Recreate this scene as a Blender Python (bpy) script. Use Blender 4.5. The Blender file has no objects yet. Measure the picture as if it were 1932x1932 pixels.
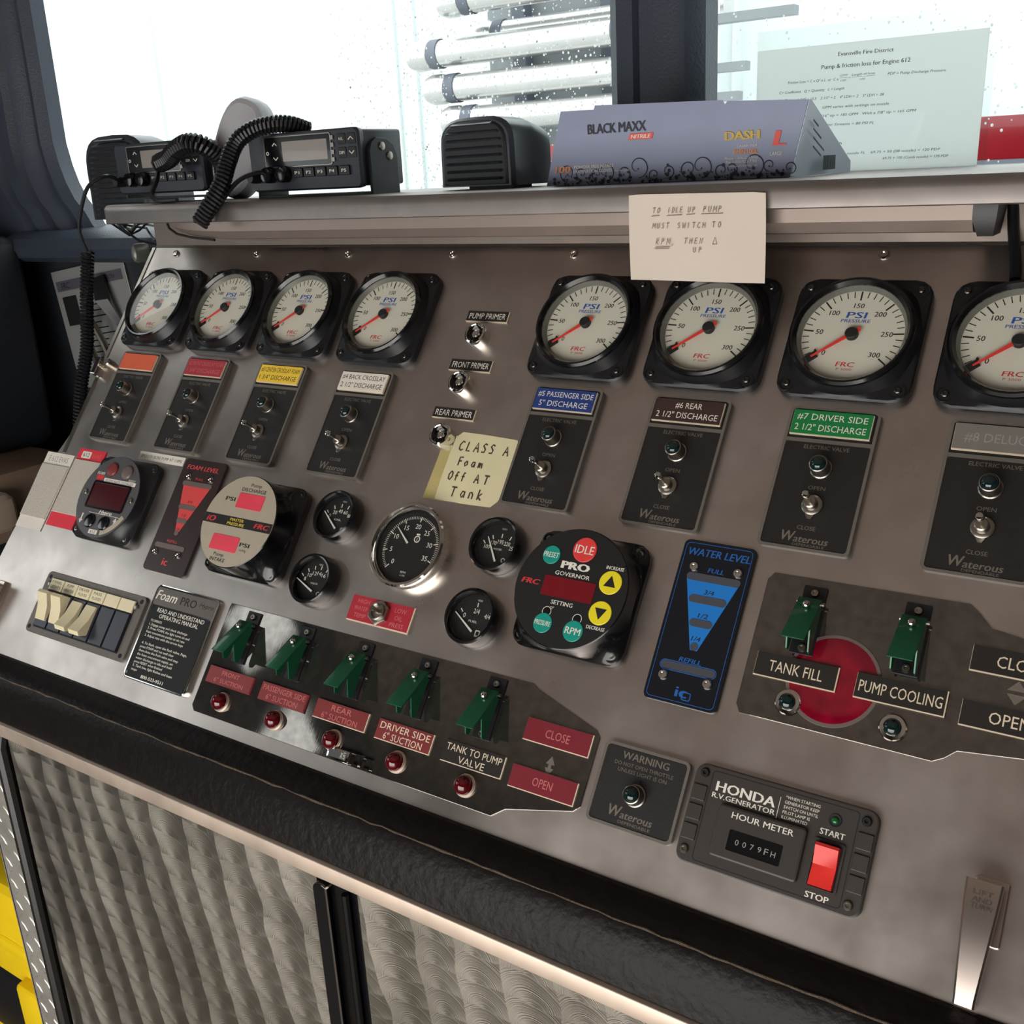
import bpy, bmesh, math, random
import numpy as np
from mathutils import Vector, Matrix
C = bpy.context.scene.collection
SC = bpy.context.scene
R = math.radians
random.seed(7)

# ------------------------------------------------------------------ camera
cam_d = bpy.data.cameras.new('camera')
cam = bpy.data.objects.new('camera', cam_d)
C.objects.link(cam)
cam_d.sensor_width = 36.0
cam_d.lens = 1928.72 / 1932 * 36.0
cam_d.clip_start = 0.02
_r = Vector((0.8351457539, 0.5479803412, -0.0474248385))
_d = Vector((0.1358916054, -0.2891145440, -0.9476002596))
_f = Vector((-0.5329775242, 0.7849396958, -0.3159187121))
_m = Matrix((( _r.x, -_d.x, -_f.x, 0.49843), (_r.y, -_d.y, -_f.y, -0.78974),
             (_r.z, -_d.z, -_f.z, 1.39031), (0, 0, 0, 1)))
cam.matrix_world = _m
SC.camera = cam

# ------------------------------------------------------------------ light and view
SC.view_settings.view_transform = 'Standard'
SC.view_settings.look = 'None'
SC.view_settings.exposure = 0.0
SC.view_settings.gamma = 1.0
SC.view_settings.use_curve_mapping = False
try:
    SC.cycles.use_denoising = True
    SC.cycles.max_bounces = 8
    SC.cycles.caustics_reflective = False
    SC.cycles.caustics_refractive = False
    SC.cycles.sample_clamp_indirect = 6.0
except Exception:
    pass
world = bpy.data.worlds.new('overcast')
SC.world = world
world.use_nodes = True
bg = world.node_tree.nodes['Background']
bg.inputs[0].default_value = (0.93, 0.99, 1.0, 1)
bg.inputs[1].default_value = 2.6

def area(name, loc, target, sx, sy, power, col=(1, 1, 1), portal=False, spread=180):
    l = bpy.data.lights.new(name, 'AREA')
    l.shape = 'RECTANGLE'; l.size = sx; l.size_y = sy; l.energy = power; l.color = col
    l.spread = R(spread)
    if portal: l.cycles.is_portal = True
    o = bpy.data.objects.new(name, l); C.objects.link(o)
    o.location = loc
    o.rotation_euler = (Vector(target) - Vector(loc)).to_track_quat('-Z', 'Y').to_euler()
    return o
# daylight through the cab openings: windshield, unseen left windows shaped for their reflections
area('windshield_daylight', (0, 0.5, 1.62), (0, -1, 1.3), 2.3, 0.5, 1, portal=True)
area('left_window_daylight', (-1.42, -0.95, 1.5), (0, -0.95, 1.5), 1.15, 0.7, 1, portal=True)
area('front_quarter_daylight', (-1.42, -0.09, 1.78), (0, -0.09, 1.78), 0.3, 0.24, 1, portal=True)
# the open rear doorway behind the photographer, warm light of the lit station bay
area('rear_doorway_light', (0.10, -1.90, 0.66), (0.10, 0, 0.72), 2.0, 1.2, 25, (1.0, 0.91, 0.84))

# ------------------------------------------------------------------ materials
def lin(c):
    return tuple(((x / 255) / 12.92 if x <= 10 else (((x / 255) + 0.055) / 1.055) ** 2.4) for x in c)
MATS = {}
def mat(name, rgb, rough=0.5, metal=0.0, var=0.08, vs=40.0, bump=0.0, bs=200.0, coat=0.0, emit=0.0,
        trans=0.0, rvar=0.0, spec=0.5, aniso=0.0):
    """principled surface with a procedural noise in colour, roughness and relief"""
    m = bpy.data.materials.new(name); m.use_nodes = True
    nt = m.node_tree; b = nt.nodes['Principled BSDF']
    tc = nt.nodes.new('ShaderNodeTexCoord')
    n = nt.nodes.new('ShaderNodeTexNoise'); n.inputs['Scale'].default_value = vs; n.inputs['Detail'].default_value = 5
    nt.links.new(tc.outputs['Object'], n.inputs['Vector'])
    l = lin(rgb)
    mx = nt.nodes.new('ShaderNodeMix'); mx.data_type = 'RGBA'
    mx.inputs[6].default_value = (*[max(0, x * (1 - var)) for x in l], 1)
    mx.inputs[7].default_value = (*[min(1, x * (1 + var)) for x in l], 1)
    nt.links.new(n.outputs[0], mx.inputs[0]); nt.links.new(mx.outputs[2], b.inputs['Base Color'])
    b.inputs['Roughness'].default_value = rough; b.inputs['Metallic'].default_value = metal
    b.inputs['Specular IOR Level'].default_value = spec
    b.inputs['Coat Weight'].default_value = coat
    b.inputs['Transmission Weight'].default_value = trans
    b.inputs['Anisotropic'].default_value = aniso
    if rvar:
        mr = nt.nodes.new('ShaderNodeMapRange'); mr.inputs[3].default_value = rough - rvar; mr.inputs[4].default_value = rough + rvar
        nt.links.new(n.outputs[0], mr.inputs[0]); nt.links.new(mr.outputs[0], b.inputs['Roughness'])
    if bump:
        n2 = nt.nodes.new('ShaderNodeTexNoise'); n2.inputs['Scale'].default_value = bs; n2.inputs['Detail'].default_value = 4
        nt.links.new(tc.outputs['Object'], n2.inputs['Vector'])
        bp = nt.nodes.new('ShaderNodeBump'); bp.inputs['Strength'].default_value = bump; bp.inputs['Distance'].default_value = 0.002
        nt.links.new(n2.outputs[0], bp.inputs['Height']); nt.links.new(bp.outputs[0], b.inputs['Normal'])
    if emit:
        nt.links.new(mx.outputs[2], b.inputs['Emission Color']); b.inputs['Emission Strength'].default_value = emit
    MATS[name] = m
    return m

def clear(name, tint=(1, 1, 1), gloss=0.05, rough=0.02):
    """thin clear pane: straight-through light plus a little mirror"""
    m = bpy.data.materials.new(name); m.use_nodes = True
    nt = m.node_tree; nt.nodes.remove(nt.nodes['Principled BSDF'])
    t = nt.nodes.new('ShaderNodeBsdfTransparent'); t.inputs[0].default_value = (*tint, 1)
    g = nt.nodes.new('ShaderNodeBsdfGlossy'); g.inputs['Roughness'].default_value = rough
    lw = nt.nodes.new('ShaderNodeLayerWeight'); lw.inputs[0].default_value = 0.12
    mm = nt.nodes.new('ShaderNodeMath'); mm.operation = 'MULTIPLY_ADD'; mm.inputs[1].default_value = 0.22; mm.inputs[2].default_value = gloss * 0.4
    nt.links.new(lw.outputs['Fresnel'], mm.inputs[0])
    mx = nt.nodes.new('ShaderNodeMixShader')
    nt.links.new(mm.outputs[0], mx.inputs[0]); nt.links.new(t.outputs[0], mx.inputs[1]); nt.links.new(g.outputs[0], mx.inputs[2])
    nt.links.new(mx.outputs[0], nt.nodes['Material Output'].inputs['Surface'])
    return m

def paper_mat(name, rgb, transl=0.25, var=0.06, vs=30):
    m = mat(name, rgb, 0.8, var=var, vs=vs, bump=0.15, bs=60)
    nt = m.node_tree; b = nt.nodes['Principled BSDF']
    t = nt.nodes.new('ShaderNodeBsdfTranslucent'); t.inputs[0].default_value = (*lin(rgb), 1)
    mx = nt.nodes.new('ShaderNodeMixShader'); mx.inputs[0].default_value = transl
    nt.links.new(b.outputs[0], mx.inputs[1]); nt.links.new(t.outputs[0], mx.inputs[2])
    nt.links.new(mx.outputs[0], nt.nodes['Material Output'].inputs['Surface'])
    return m

def brushed(name, rgb, rough, smudge=0.10, scale=7.0, bump=0.02, tone=0.12):
    """bare aluminium with cloudy smudges and fine scratches"""
    m = bpy.data.materials.new(name); m.use_nodes = True
    nt = m.node_tree; b = nt.nodes['Principled BSDF']; b.inputs['Metallic'].default_value = 1.0
    tc = nt.nodes.new('ShaderNodeTexCoord')
    n = nt.nodes.new('ShaderNodeTexNoise'); n.inputs['Scale'].default_value = scale; n.inputs['Detail'].default_value = 6; n.inputs['Roughness'].default_value = 0.6
    nt.links.new(tc.outputs['Object'], n.inputs['Vector'])
    mr = nt.nodes.new('ShaderNodeMapRange'); mr.inputs[1].default_value = 0.3; mr.inputs[2].default_value = 0.7
    mr.inputs[3].default_value = rough - smudge; mr.inputs[4].default_value = rough + smudge
    nt.links.new(n.outputs[0], mr.inputs[0]); nt.links.new(mr.outputs[0], b.inputs['Roughness'])
    n3 = nt.nodes.new('ShaderNodeTexNoise'); n3.inputs['Scale'].default_value = scale * 5; n3.inputs['Detail'].default_value = 7
    nt.links.new(tc.outputs['Object'], n3.inputs['Vector'])
    l = lin(rgb)
    mx = nt.nodes.new('ShaderNodeMix'); mx.data_type = 'RGBA'
    mx.inputs[6].default_value = (*[x * (1 - tone) for x in l], 1); mx.inputs[7].default_value = (*[min(1, x * (1 + tone)) for x in l], 1)
    nt.links.new(n3.outputs[0], mx.inputs[0]); nt.links.new(mx.outputs[2], b.inputs['Base Color'])
    mp = nt.nodes.new('ShaderNodeMapping'); mp.inputs['Scale'].default_value = (900, 60, 60)
    nt.links.new(tc.outputs['Object'], mp.inputs[0])
    n2 = nt.nodes.new('ShaderNodeTexNoise'); n2.inputs['Scale'].default_value = 1.0; n2.inputs['Detail'].default_value = 3
    nt.links.new(mp.outputs[0], n2.inputs['Vector'])
    bp = nt.nodes.new('ShaderNodeBump'); bp.inputs['Strength'].default_value = bump; bp.inputs['Distance'].default_value = 0.001
    nt.links.new(n2.outputs[0], bp.inputs['Height']); nt.links.new(bp.outputs[0], b.inputs['Normal'])
    return m

def swirled(name, rgb):
    """machine-turned aluminium: rows of overlapping circular brush marks, brushed round each centre"""
    m = bpy.data.materials.new(name); m.use_nodes = True
    nt = m.node_tree; b = nt.nodes['Principled BSDF']; b.inputs['Metallic'].default_value = 1.0
    tc = nt.nodes.new('ShaderNodeTexCoord')
    n0 = nt.nodes.new('ShaderNodeTexNoise'); n0.inputs['Scale'].default_value = 9; n0.inputs['Detail'].default_value = 2
    nt.links.new(tc.outputs['Object'], n0.inputs['Vector'])
    va = nt.nodes.new('ShaderNodeVectorMath'); va.operation = 'MULTIPLY_ADD'; va.inputs[1].default_value = (0.04, 0.04, 0.04)
    nt.links.new(n0.outputs['Color'], va.inputs[0]); nt.links.new(tc.outputs['Object'], va.inputs[2])
    mp = nt.nodes.new('ShaderNodeMapping'); mp.inputs['Scale'].default_value = (22, 1, 40); mp.inputs['Rotation'].default_value = (0, R(5), 0)
    nt.links.new(va.outputs[0], mp.inputs[0])
    sp = nt.nodes.new('ShaderNodeSeparateXYZ'); nt.links.new(mp.outputs[0], sp.inputs[0])
    def mth(op, a, bb=None):
        k = nt.nodes.new('ShaderNodeMath'); k.operation = op
        for i, x in enumerate((a, bb)):
            if x is None: continue
            if isinstance(x, (int, float)): k.inputs[i].default_value = x
            else: nt.links.new(x, k.inputs[i])
        return k.outputs[0]
    dx = mth('MULTIPLY', mth('SUBTRACT', mth('FRACT', sp.outputs[0]), 0.5), 1 / 22)
    dz = mth('MULTIPLY', mth('ADD', mth('FRACT', sp.outputs[2]), 0.12), 1 / 40)
    cx = nt.nodes.new('ShaderNodeCombineXYZ')
    nt.links.new(mth('MULTIPLY', dz, -1.0), cx.inputs[0]); nt.links.new(dx, cx.inputs[2])
    nt.links.new(cx.outputs[0], b.inputs['Tangent'])
    b.inputs['Anisotropic'].default_value = 0.5
    rad = mth('SQRT', mth('ADD', mth('MULTIPLY', dx, dx), mth('MULTIPLY', dz, dz)))
    n = nt.nodes.new('ShaderNodeTexNoise'); n.inputs['Scale'].default_value = 9; n.inputs['Detail'].default_value = 6
    nt.links.new(tc.outputs['Object'], n.inputs['Vector'])
    n4 = nt.nodes.new('ShaderNodeTexNoise'); n4.inputs['Scale'].default_value = 900; n4.noise_dimensions = '1D'
    nt.links.new(rad, n4.inputs['W'])
    bp = nt.nodes.new('ShaderNodeBump'); bp.inputs['Strength'].default_value = 0.3; bp.inputs['Distance'].default_value = 0.0008
    nt.links.new(n4.outputs[0], bp.inputs['Height']); nt.links.new(bp.outputs[0], b.inputs['Normal'])
    l = lin(rgb); mx = nt.nodes.new('ShaderNodeMix'); mx.data_type = 'RGBA'
    mx.inputs[6].default_value = (*[x * 0.72 for x in l], 1); mx.inputs[7].default_value = (*[min(1, x * 1.25) for x in l], 1)
    nt.links.new(n.outputs[0], mx.inputs[0]); nt.links.new(mx.outputs[2], b.inputs['Base Color'])
    mr = nt.nodes.new('ShaderNodeMapRange'); mr.inputs[3].default_value = 0.26; mr.inputs[4].default_value = 0.62
    nt.links.new(n.outputs[0], mr.inputs[0]); nt.links.new(mr.outputs[0], b.inputs['Roughness'])
    return m

M = {}
M['panel'] = brushed('brushed_aluminium', (207, 197, 190), 0.34, 0.10, 7.0, tone=0.16)
M['flange'] = brushed('dull_flange', (134, 124, 117), 0.58, 0.05, 9.0)
M['ledge'] = brushed('ledge_aluminium', (164, 156, 152), 0.5, 0.08, 9.0)
M['strip_housing'] = mat('anodised_housing', (152, 138, 130), 0.45, 0.6, 0.06, 20)
M['mirror'] = brushed('smudged_mirror_plate', (122, 117, 112), 0.05, 0.035, 22.0, 0.006, 0.45)
M['mirror'].node_tree.nodes['Principled BSDF'].inputs['Metallic'].default_value = 0.9
M['swirl'] = swirled('machine_turned_aluminium', (164, 158, 148))
M['trim_alu'] = brushed('trim_aluminium', (232, 214, 198), 0.55, 0.05, 12)
M['diamond'] = brushed('tread_plate', (205, 200, 190), 0.42, 0.08, 15)
M['diamond'].node_tree.nodes['Principled BSDF'].inputs['Metallic'].default_value = 0.75
M['gunmetal'] = mat('gunmetal', (96, 92, 90), 0.3, 1.0, 0.1, 60)
M['latch'] = mat('worn_chrome', (205, 190, 180), 0.26, 1.0, 0.06, 40)
M['plate_blue'] = mat('dull_blue_print', (30, 96, 170), 0.5, 0, 0.06, 60)
M['chrome'] = mat('chrome', (225, 222, 215), 0.08, 1.0, 0.03, 30)
M['steel'] = mat('dull_steel', (165, 158, 148), 0.3, 1.0, 0.12, 60, rvar=0.1)
M['black_gloss'] = mat('black_gloss_plastic', (14, 14, 17), 0.16, 0, 0.15, 60, coat=0.2)
M['black'] = mat('black_plastic', (22, 22, 25), 0.38, 0, 0.15, 50, bump=0.05, bs=900)
M['black_flat'] = mat('flat_black', (16, 16, 17), 0.6, 0, 0.2, 60)
M['dial'] = mat('cream_dial', (220, 217, 200), 0.55, 0, 0.02, 30)
M['dial_black'] = mat('black_dial', (18, 18, 18), 0.5, 0, 0.1, 50)
M['ring_grey'] = mat('grey_inner_ring', (120, 120, 112), 0.35, 0.3, 0.15, 90)
M['ink'] = mat('black_ink', (24, 23, 24), 0.6, 0, 0.1, 60)
M['ink_blue'] = mat('blue_ink', (30, 88, 170), 0.6, 0, 0.08, 60)
M['ink_red'] = mat('red_ink', (205, 52, 56), 0.6, 0, 0.08, 60)
M['ink_white'] = mat('white_ink', (232, 226, 214), 0.6, 0, 0.05, 60)
M['ink_pencil'] = mat('pencil', (138, 122, 116), 0.7, 0, 0.2, 200)
M['ink_yellow'] = mat('yellow_ink', (225, 200, 70), 0.6, 0, 0.06, 60)
M['needle'] = mat('red_needle', (235, 62, 50), 0.45, 0, 0.05, 40)
M['needle_white'] = mat('white_needle', (225, 222, 212), 0.5, 0, 0.04, 40)
M['lens'] = clear('gauge_glass')
M['valve_frame'] = mat('grey_cast_frame', (112, 106, 99), 0.42, 0.2, 0.15, 120, bump=0.1, bs=700)
M['valve_face'] = mat('black_cast_face', (34, 32, 31), 0.5, 0.1, 0.25, 150, bump=0.1, bs=900)
M['emboss'] = mat('worn_embossing', (128, 119, 108), 0.45, 0.4, 0.25, 200)
M['lamp_green'] = mat('dark_green_lens', (8, 34, 34), 0.06, 0, 0.2, 60, coat=0.5)
M['lamp_red'] = mat('ruby_lens', (84, 3, 12), 0.05, 0, 0.2, 60, coat=0.6)
M['core'] = mat('engraving_core', (226, 208, 182), 0.55, 0, 0.04, 60)
for k, c in dict(orange=(222, 98, 62), red=(172, 40, 56), yellow=(246, 206, 62), white=(236, 228, 214), blue=(40, 62, 128),
                 brown=(62, 44, 40), green=(22, 124, 62), grey=(124, 118, 112), maroon=(124, 46, 46), crimson=(122, 32, 44), black=(38, 34, 31)).items():
    M['tag_' + k] = mat('engraved_' + k, c, 0.42, 0, 0.07, 90, coat=0.1)
M['faint_red'] = mat('faint_red_engraving', (196, 108, 106), 0.6, 0, 0.25, 300)
M['faint_grey'] = mat('faint_grey_engraving', (150, 146, 142), 0.6, 0, 0.25, 300)
M['guard'] = mat('green_painted_guard', (22, 96, 64), 0.32, 0.25, 0.15, 120, coat=0.3)
M['note_yellow'] = paper_mat('aged_yellow_paper', (234, 224, 182), 0.1, 0.12, 25)
M['note_pink'] = paper_mat('white_note_paper', (240, 226, 212), 0.15, 0.05, 14)
M['sheet'] = paper_mat('white_sheet', (242, 243, 242), 0.82, 0.03, 8)
M['sleeve'] = clear('plastic_sleeve', (0.97, 0.98, 0.97), 0.12, 0.06)
M['tape'] = mat('old_tape', (196, 178, 120), 0.3, 0, 0.2, 60, coat=0.2)
M['ink_marker'] = mat('brown_marker', (74, 58, 48), 0.6, 0, 0.3, 200)
M['velcro'] = mat('fuzzy_loop_tape', (205, 198, 186), 0.95, 0, 0.12, 400, bump=0.6, bs=1500)
M['tag_paper'] = mat('white_label', (228, 222, 210), 0.6, 0, 0.05, 60)
M['tag_paper_red'] = mat('red_label', (222, 44, 62), 0.5, 0, 0.06, 60)
M['switch_plate'] = mat('grey_switch_plate', (104, 98, 92), 0.45, 0.3, 0.08, 120)
M['ivory'] = mat('ivory_plastic', (226, 214, 178), 0.42, 0, 0.05, 60)
M['rocker_dark'] = mat('dark_navy_plastic', (34, 36, 48), 0.35, 0, 0.12, 60)
M['grey_face'] = mat('grey_faceplate', (84, 82, 84), 0.38, 0.1, 0.08, 60)
M['silver_face'] = mat('champagne_faceplate', (186, 174, 154), 0.36, 0.2, 0.06, 60)
M['red_window'] = mat('red_filter', (232, 72, 92), 0.3, 0, 0.12, 40, coat=0.3)
M['red_display'] = mat('dark_red_display', (118, 8, 24), 0.25, 0, 0.15, 60, coat=0.4)
M['dim_display'] = mat('dim_red_display', (70, 16, 22), 0.2, 0, 0.2, 60, coat=0.3)
M['foam_plate'] = mat('maroon_black_plate', (56, 44, 44), 0.3, 0.1, 0.1, 60, coat=0.2)
M['foam_red'] = mat('salmon_red', (214, 70, 70), 0.45, 0, 0.05, 60)
M['pill_grey'] = mat('grey_window', (112, 98, 94), 0.35, 0.1, 0.08, 60)
M['water_plate'] = mat('navy_black_plate', (12, 16, 26), 0.3, 0, 0.2, 60, coat=0.2)
M['water_blue'] = mat('bright_blue', (28, 122, 205), 0.42, 0, 0.04, 60)
M['pill_slate'] = mat('slate_window', (74, 76, 84), 0.35, 0, 0.08, 60)
M['teal'] = mat('teal_button', (22, 150, 134), 0.42, 0, 0.05, 60)
M['btn_red'] = mat('red_button', (226, 66, 64), 0.42, 0, 0.05, 60)
M['btn_yellow'] = mat('yellow_button', (240, 220, 40), 0.42, 0, 0.05, 60)
M['honda'] = mat('grey_brown_plastic', (57, 52, 47), 0.45, 0, 0.1, 200, bump=0.05, bs=900)
M['rocker_red'] = mat('red_rocker', (236, 52, 44), 0.35, 0, 0.05, 60)
M['led_green'] = mat('green_led', (16, 92, 42), 0.12, 0, 0.2, 60, coat=0.4)
M['leather'] = mat('cracked_black_leather', (20, 16, 15), 0.42, 0, 0.4, 60, bump=0.5, bs=130, spec=0.18)
M['seam'] = mat('worn_seam', (88, 74, 60), 0.85, 0, 0.5, 300, bump=0.8, bs=900)
M['dash'] = mat('charcoal_vinyl', (54, 61, 74), 0.45, 0, 0.2, 18, bump=0.25, bs=350)
M['dash_dark'] = mat('near_black_vinyl', (30, 34, 40), 0.6, 0, 0.25, 18, bump=0.25, bs=350)
M['headliner'] = mat('tan_headliner', (156, 144, 137), 0.9, 0, 0.08, 14)
M['cab_wall'] = mat('grey_brown_cab_wall', (58, 53, 50), 0.8, 0, 0.12, 12)
M['beige'] = mat('tan_vinyl', (150, 126, 106), 0.55, 0, 0.08, 20, bump=0.15, bs=300)
M['beige_light'] = mat('light_tan_vinyl', (190, 168, 148), 0.55, 0, 0.06, 20, bump=0.1, bs=300)
M['yellow_case'] = mat('yellow_plastic', (236, 200, 22), 0.4, 0, 0.08, 30)
M['rubber'] = mat('black_rubber', (30, 27, 25), 0.4, 0, 0.2, 100, bump=0.1, bs=500)
M['radio'] = mat('radio_black', (42, 44, 54), 0.36, 0, 0.12, 60, bump=0.04, bs=900)
M['lcd'] = mat('grey_lcd', (138, 130, 124), 0.2, 0, 0.05, 30, coat=0.3)
M['mic_grey'] = mat('light_grey_mic', (176, 174, 178), 0.38, 0, 0.04, 40)
M['cord'] = mat('black_cord', (20, 20, 24), 0.4, 0, 0.15, 90)
M['speaker'] = mat('speaker_black', (46, 49, 57), 0.32, 0, 0.1, 60, coat=0.1)
M['speaker_slat'] = mat('speaker_grille', (66, 69, 76), 0.36, 0, 0.1, 60)  # slats lighter than the cabinet: light between them put into the colour
M['carton'] = mat('lavender_grey_carton', (146, 154, 180), 0.5, 0, 0.09, 22)
M['carton_side'] = mat('pale_blue_carton', (206, 216, 228), 0.55, 0, 0.04, 30)
M['cardboard'] = mat('brown_cardboard', (158, 142, 128), 0.8, 0, 0.08, 50)
M['carton_ink'] = mat('dark_scrollwork', (44, 44, 58), 0.55, 0, 0.1, 60)
M['carton_orange'] = mat('orange_print', (236, 150, 90), 0.55, 0, 0.06, 60)
M['carton_gold'] = mat('gold_print', (214, 178, 70), 0.55, 0, 0.06, 60)
M['carton_pink'] = mat('coral_print', (232, 92, 80), 0.55, 0, 0.06, 60)
M['carton_dark'] = mat('dark_grey_print', (82, 80, 90), 0.55, 0, 0.1, 60)
M['garage'] = mat('white_garage_wall', (216, 222, 221), 0.7, 0, 0.03, 4)
M['ground'] = mat('pale_concrete', (190, 190, 186), 0.8, 0, 0.08, 3)
M['floor'] = mat('grey_rubber_floor', (104, 96, 86), 0.7, 0, 0.2, 20)
M['truck_white'] = mat('silver_pipe', (206, 204, 202), 0.25, 0.75, 0.06, 12)
M['truck_dark'] = mat('dark_band', (96, 100, 110), 0.5, 0, 0.1, 20)
M['truck_body'] = mat('white_truck_paint', (236, 238, 238), 0.3, 0, 0.03, 8, coat=0.3)
M['truck_grey'] = mat('grey_rack', (132, 136, 138), 0.5, 0.2, 0.15, 6)
M['truck_red'] = mat('red_paint', (126, 12, 24), 0.25, 0, 0.05, 20, coat=0.4)
M['glass'] = clear('windshield_glass', (0.98, 1, 1), 0.02)
M['drop'] = paper_mat('rain_drop', (250, 252, 252), 0.85, 0.02, 30)  # white body colour stands in for daylight gathered by clear drops
M['red_lens'] = mat('red_reflector', (126, 8, 34), 0.12, 0, 0.7, 70, coat=0.5)
M['white_plastic'] = mat('off_white_plastic', (225, 222, 215), 0.4, 0, 0.04, 30)

# ------------------------------------------------------------------ mesh builder
PAN = R(52.0)                                  # the console face leans back 38 degrees from upright
_s, _c = math.sin(R(38.0)), math.cos(R(38.0))
def pw(u, v, n=0.0):
    """millimetres on the console face -> metres in the cab"""
    return Vector((u / 1000, (v * _s - n * _c) / 1000, 1.2 + (v * _c + n * _s) / 1000))
FRONT = Matrix(((1, 0, 0, 0), (0, 0, -1, 0), (0, 1, 0, 0), (0, 0, 0, 1)))   # drawing plane standing up, facing the operator
RIGHT = Matrix(((0, 0, 1, 0), (1, 0, 0, 0), (0, 1, 0, 0), (0, 0, 0, 1)))    # drawing plane facing +x

def rrect(cx, cy, w, h, r, n=5):
    out = []
    r = max(0.001, min(r, w / 2 - 1e-4, h / 2 - 1e-4))
    for k, (sx, sy) in enumerate(((1, 1), (-1, 1), (-1, -1), (1, -1))):
        ox, oy = cx + sx * (w / 2 - r), cy + sy * (h / 2 - r)
        for i in range(n + 1):
            a = math.pi / 2 * (k + i / n)
            out.append((ox + r * math.cos(a), oy + r * math.sin(a)))
    return out
def circle(cx, cy, r, n=32, a0=0.0):
    return [(cx + r * math.cos(a0 + 2 * math.pi * i / n), cy + r * math.sin(a0 + 2 * math.pi * i / n)) for i in range(n)]
def inset(pts, d):
    n = len(pts); out = []
    ar = sum(pts[i][0] * pts[(i + 1) % n][1] - pts[(i + 1) % n][0] * pts[i][1] for i in range(n))
    sg = 1 if ar > 0 else -1
    for i in range(n):
        p0, p1, p2 = Vector(pts[i - 1]), Vector(pts[i]), Vector(pts[(i + 1) % n])
        e1 = (p1 - p0); e2 = (p2 - p1)
        if e1.length < 1e-9 or e2.length < 1e-9: out.append(tuple(p1)); continue
        e1.normalize(); e2.normalize()
        n1 = Vector((-e1.y, e1.x)) * sg; n2 = Vector((-e2.y, e2.x)) * sg
        b = n1 + n2
        k = d / max(0.35, 1 + n1.dot(n2))
        out.append((p1.x + b.x * k, p1.y + b.y * k))
    return out

def rsq(w, h, r, n=72):
    """rounded square sampled at even angles, so that it can be lofted into a circle"""
    out = []
    for i in range(n):
        a = 2 * math.pi * i / n; c, s = math.cos(a), math.sin(a); lo, hi = 0.0, w + h
        for _ in range(40):
            t = (lo + hi) / 2; dx, dy = abs(t * c) - (w / 2 - r), abs(t * s) - (h / 2 - r)
            ins = (dx <= r and dy <= r) and not (dx > 0 and dy > 0 and dx * dx + dy * dy > r * r)
            if ins: lo = t
            else: hi = t
        out.append((lo * c, lo * s))
    return out

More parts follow.
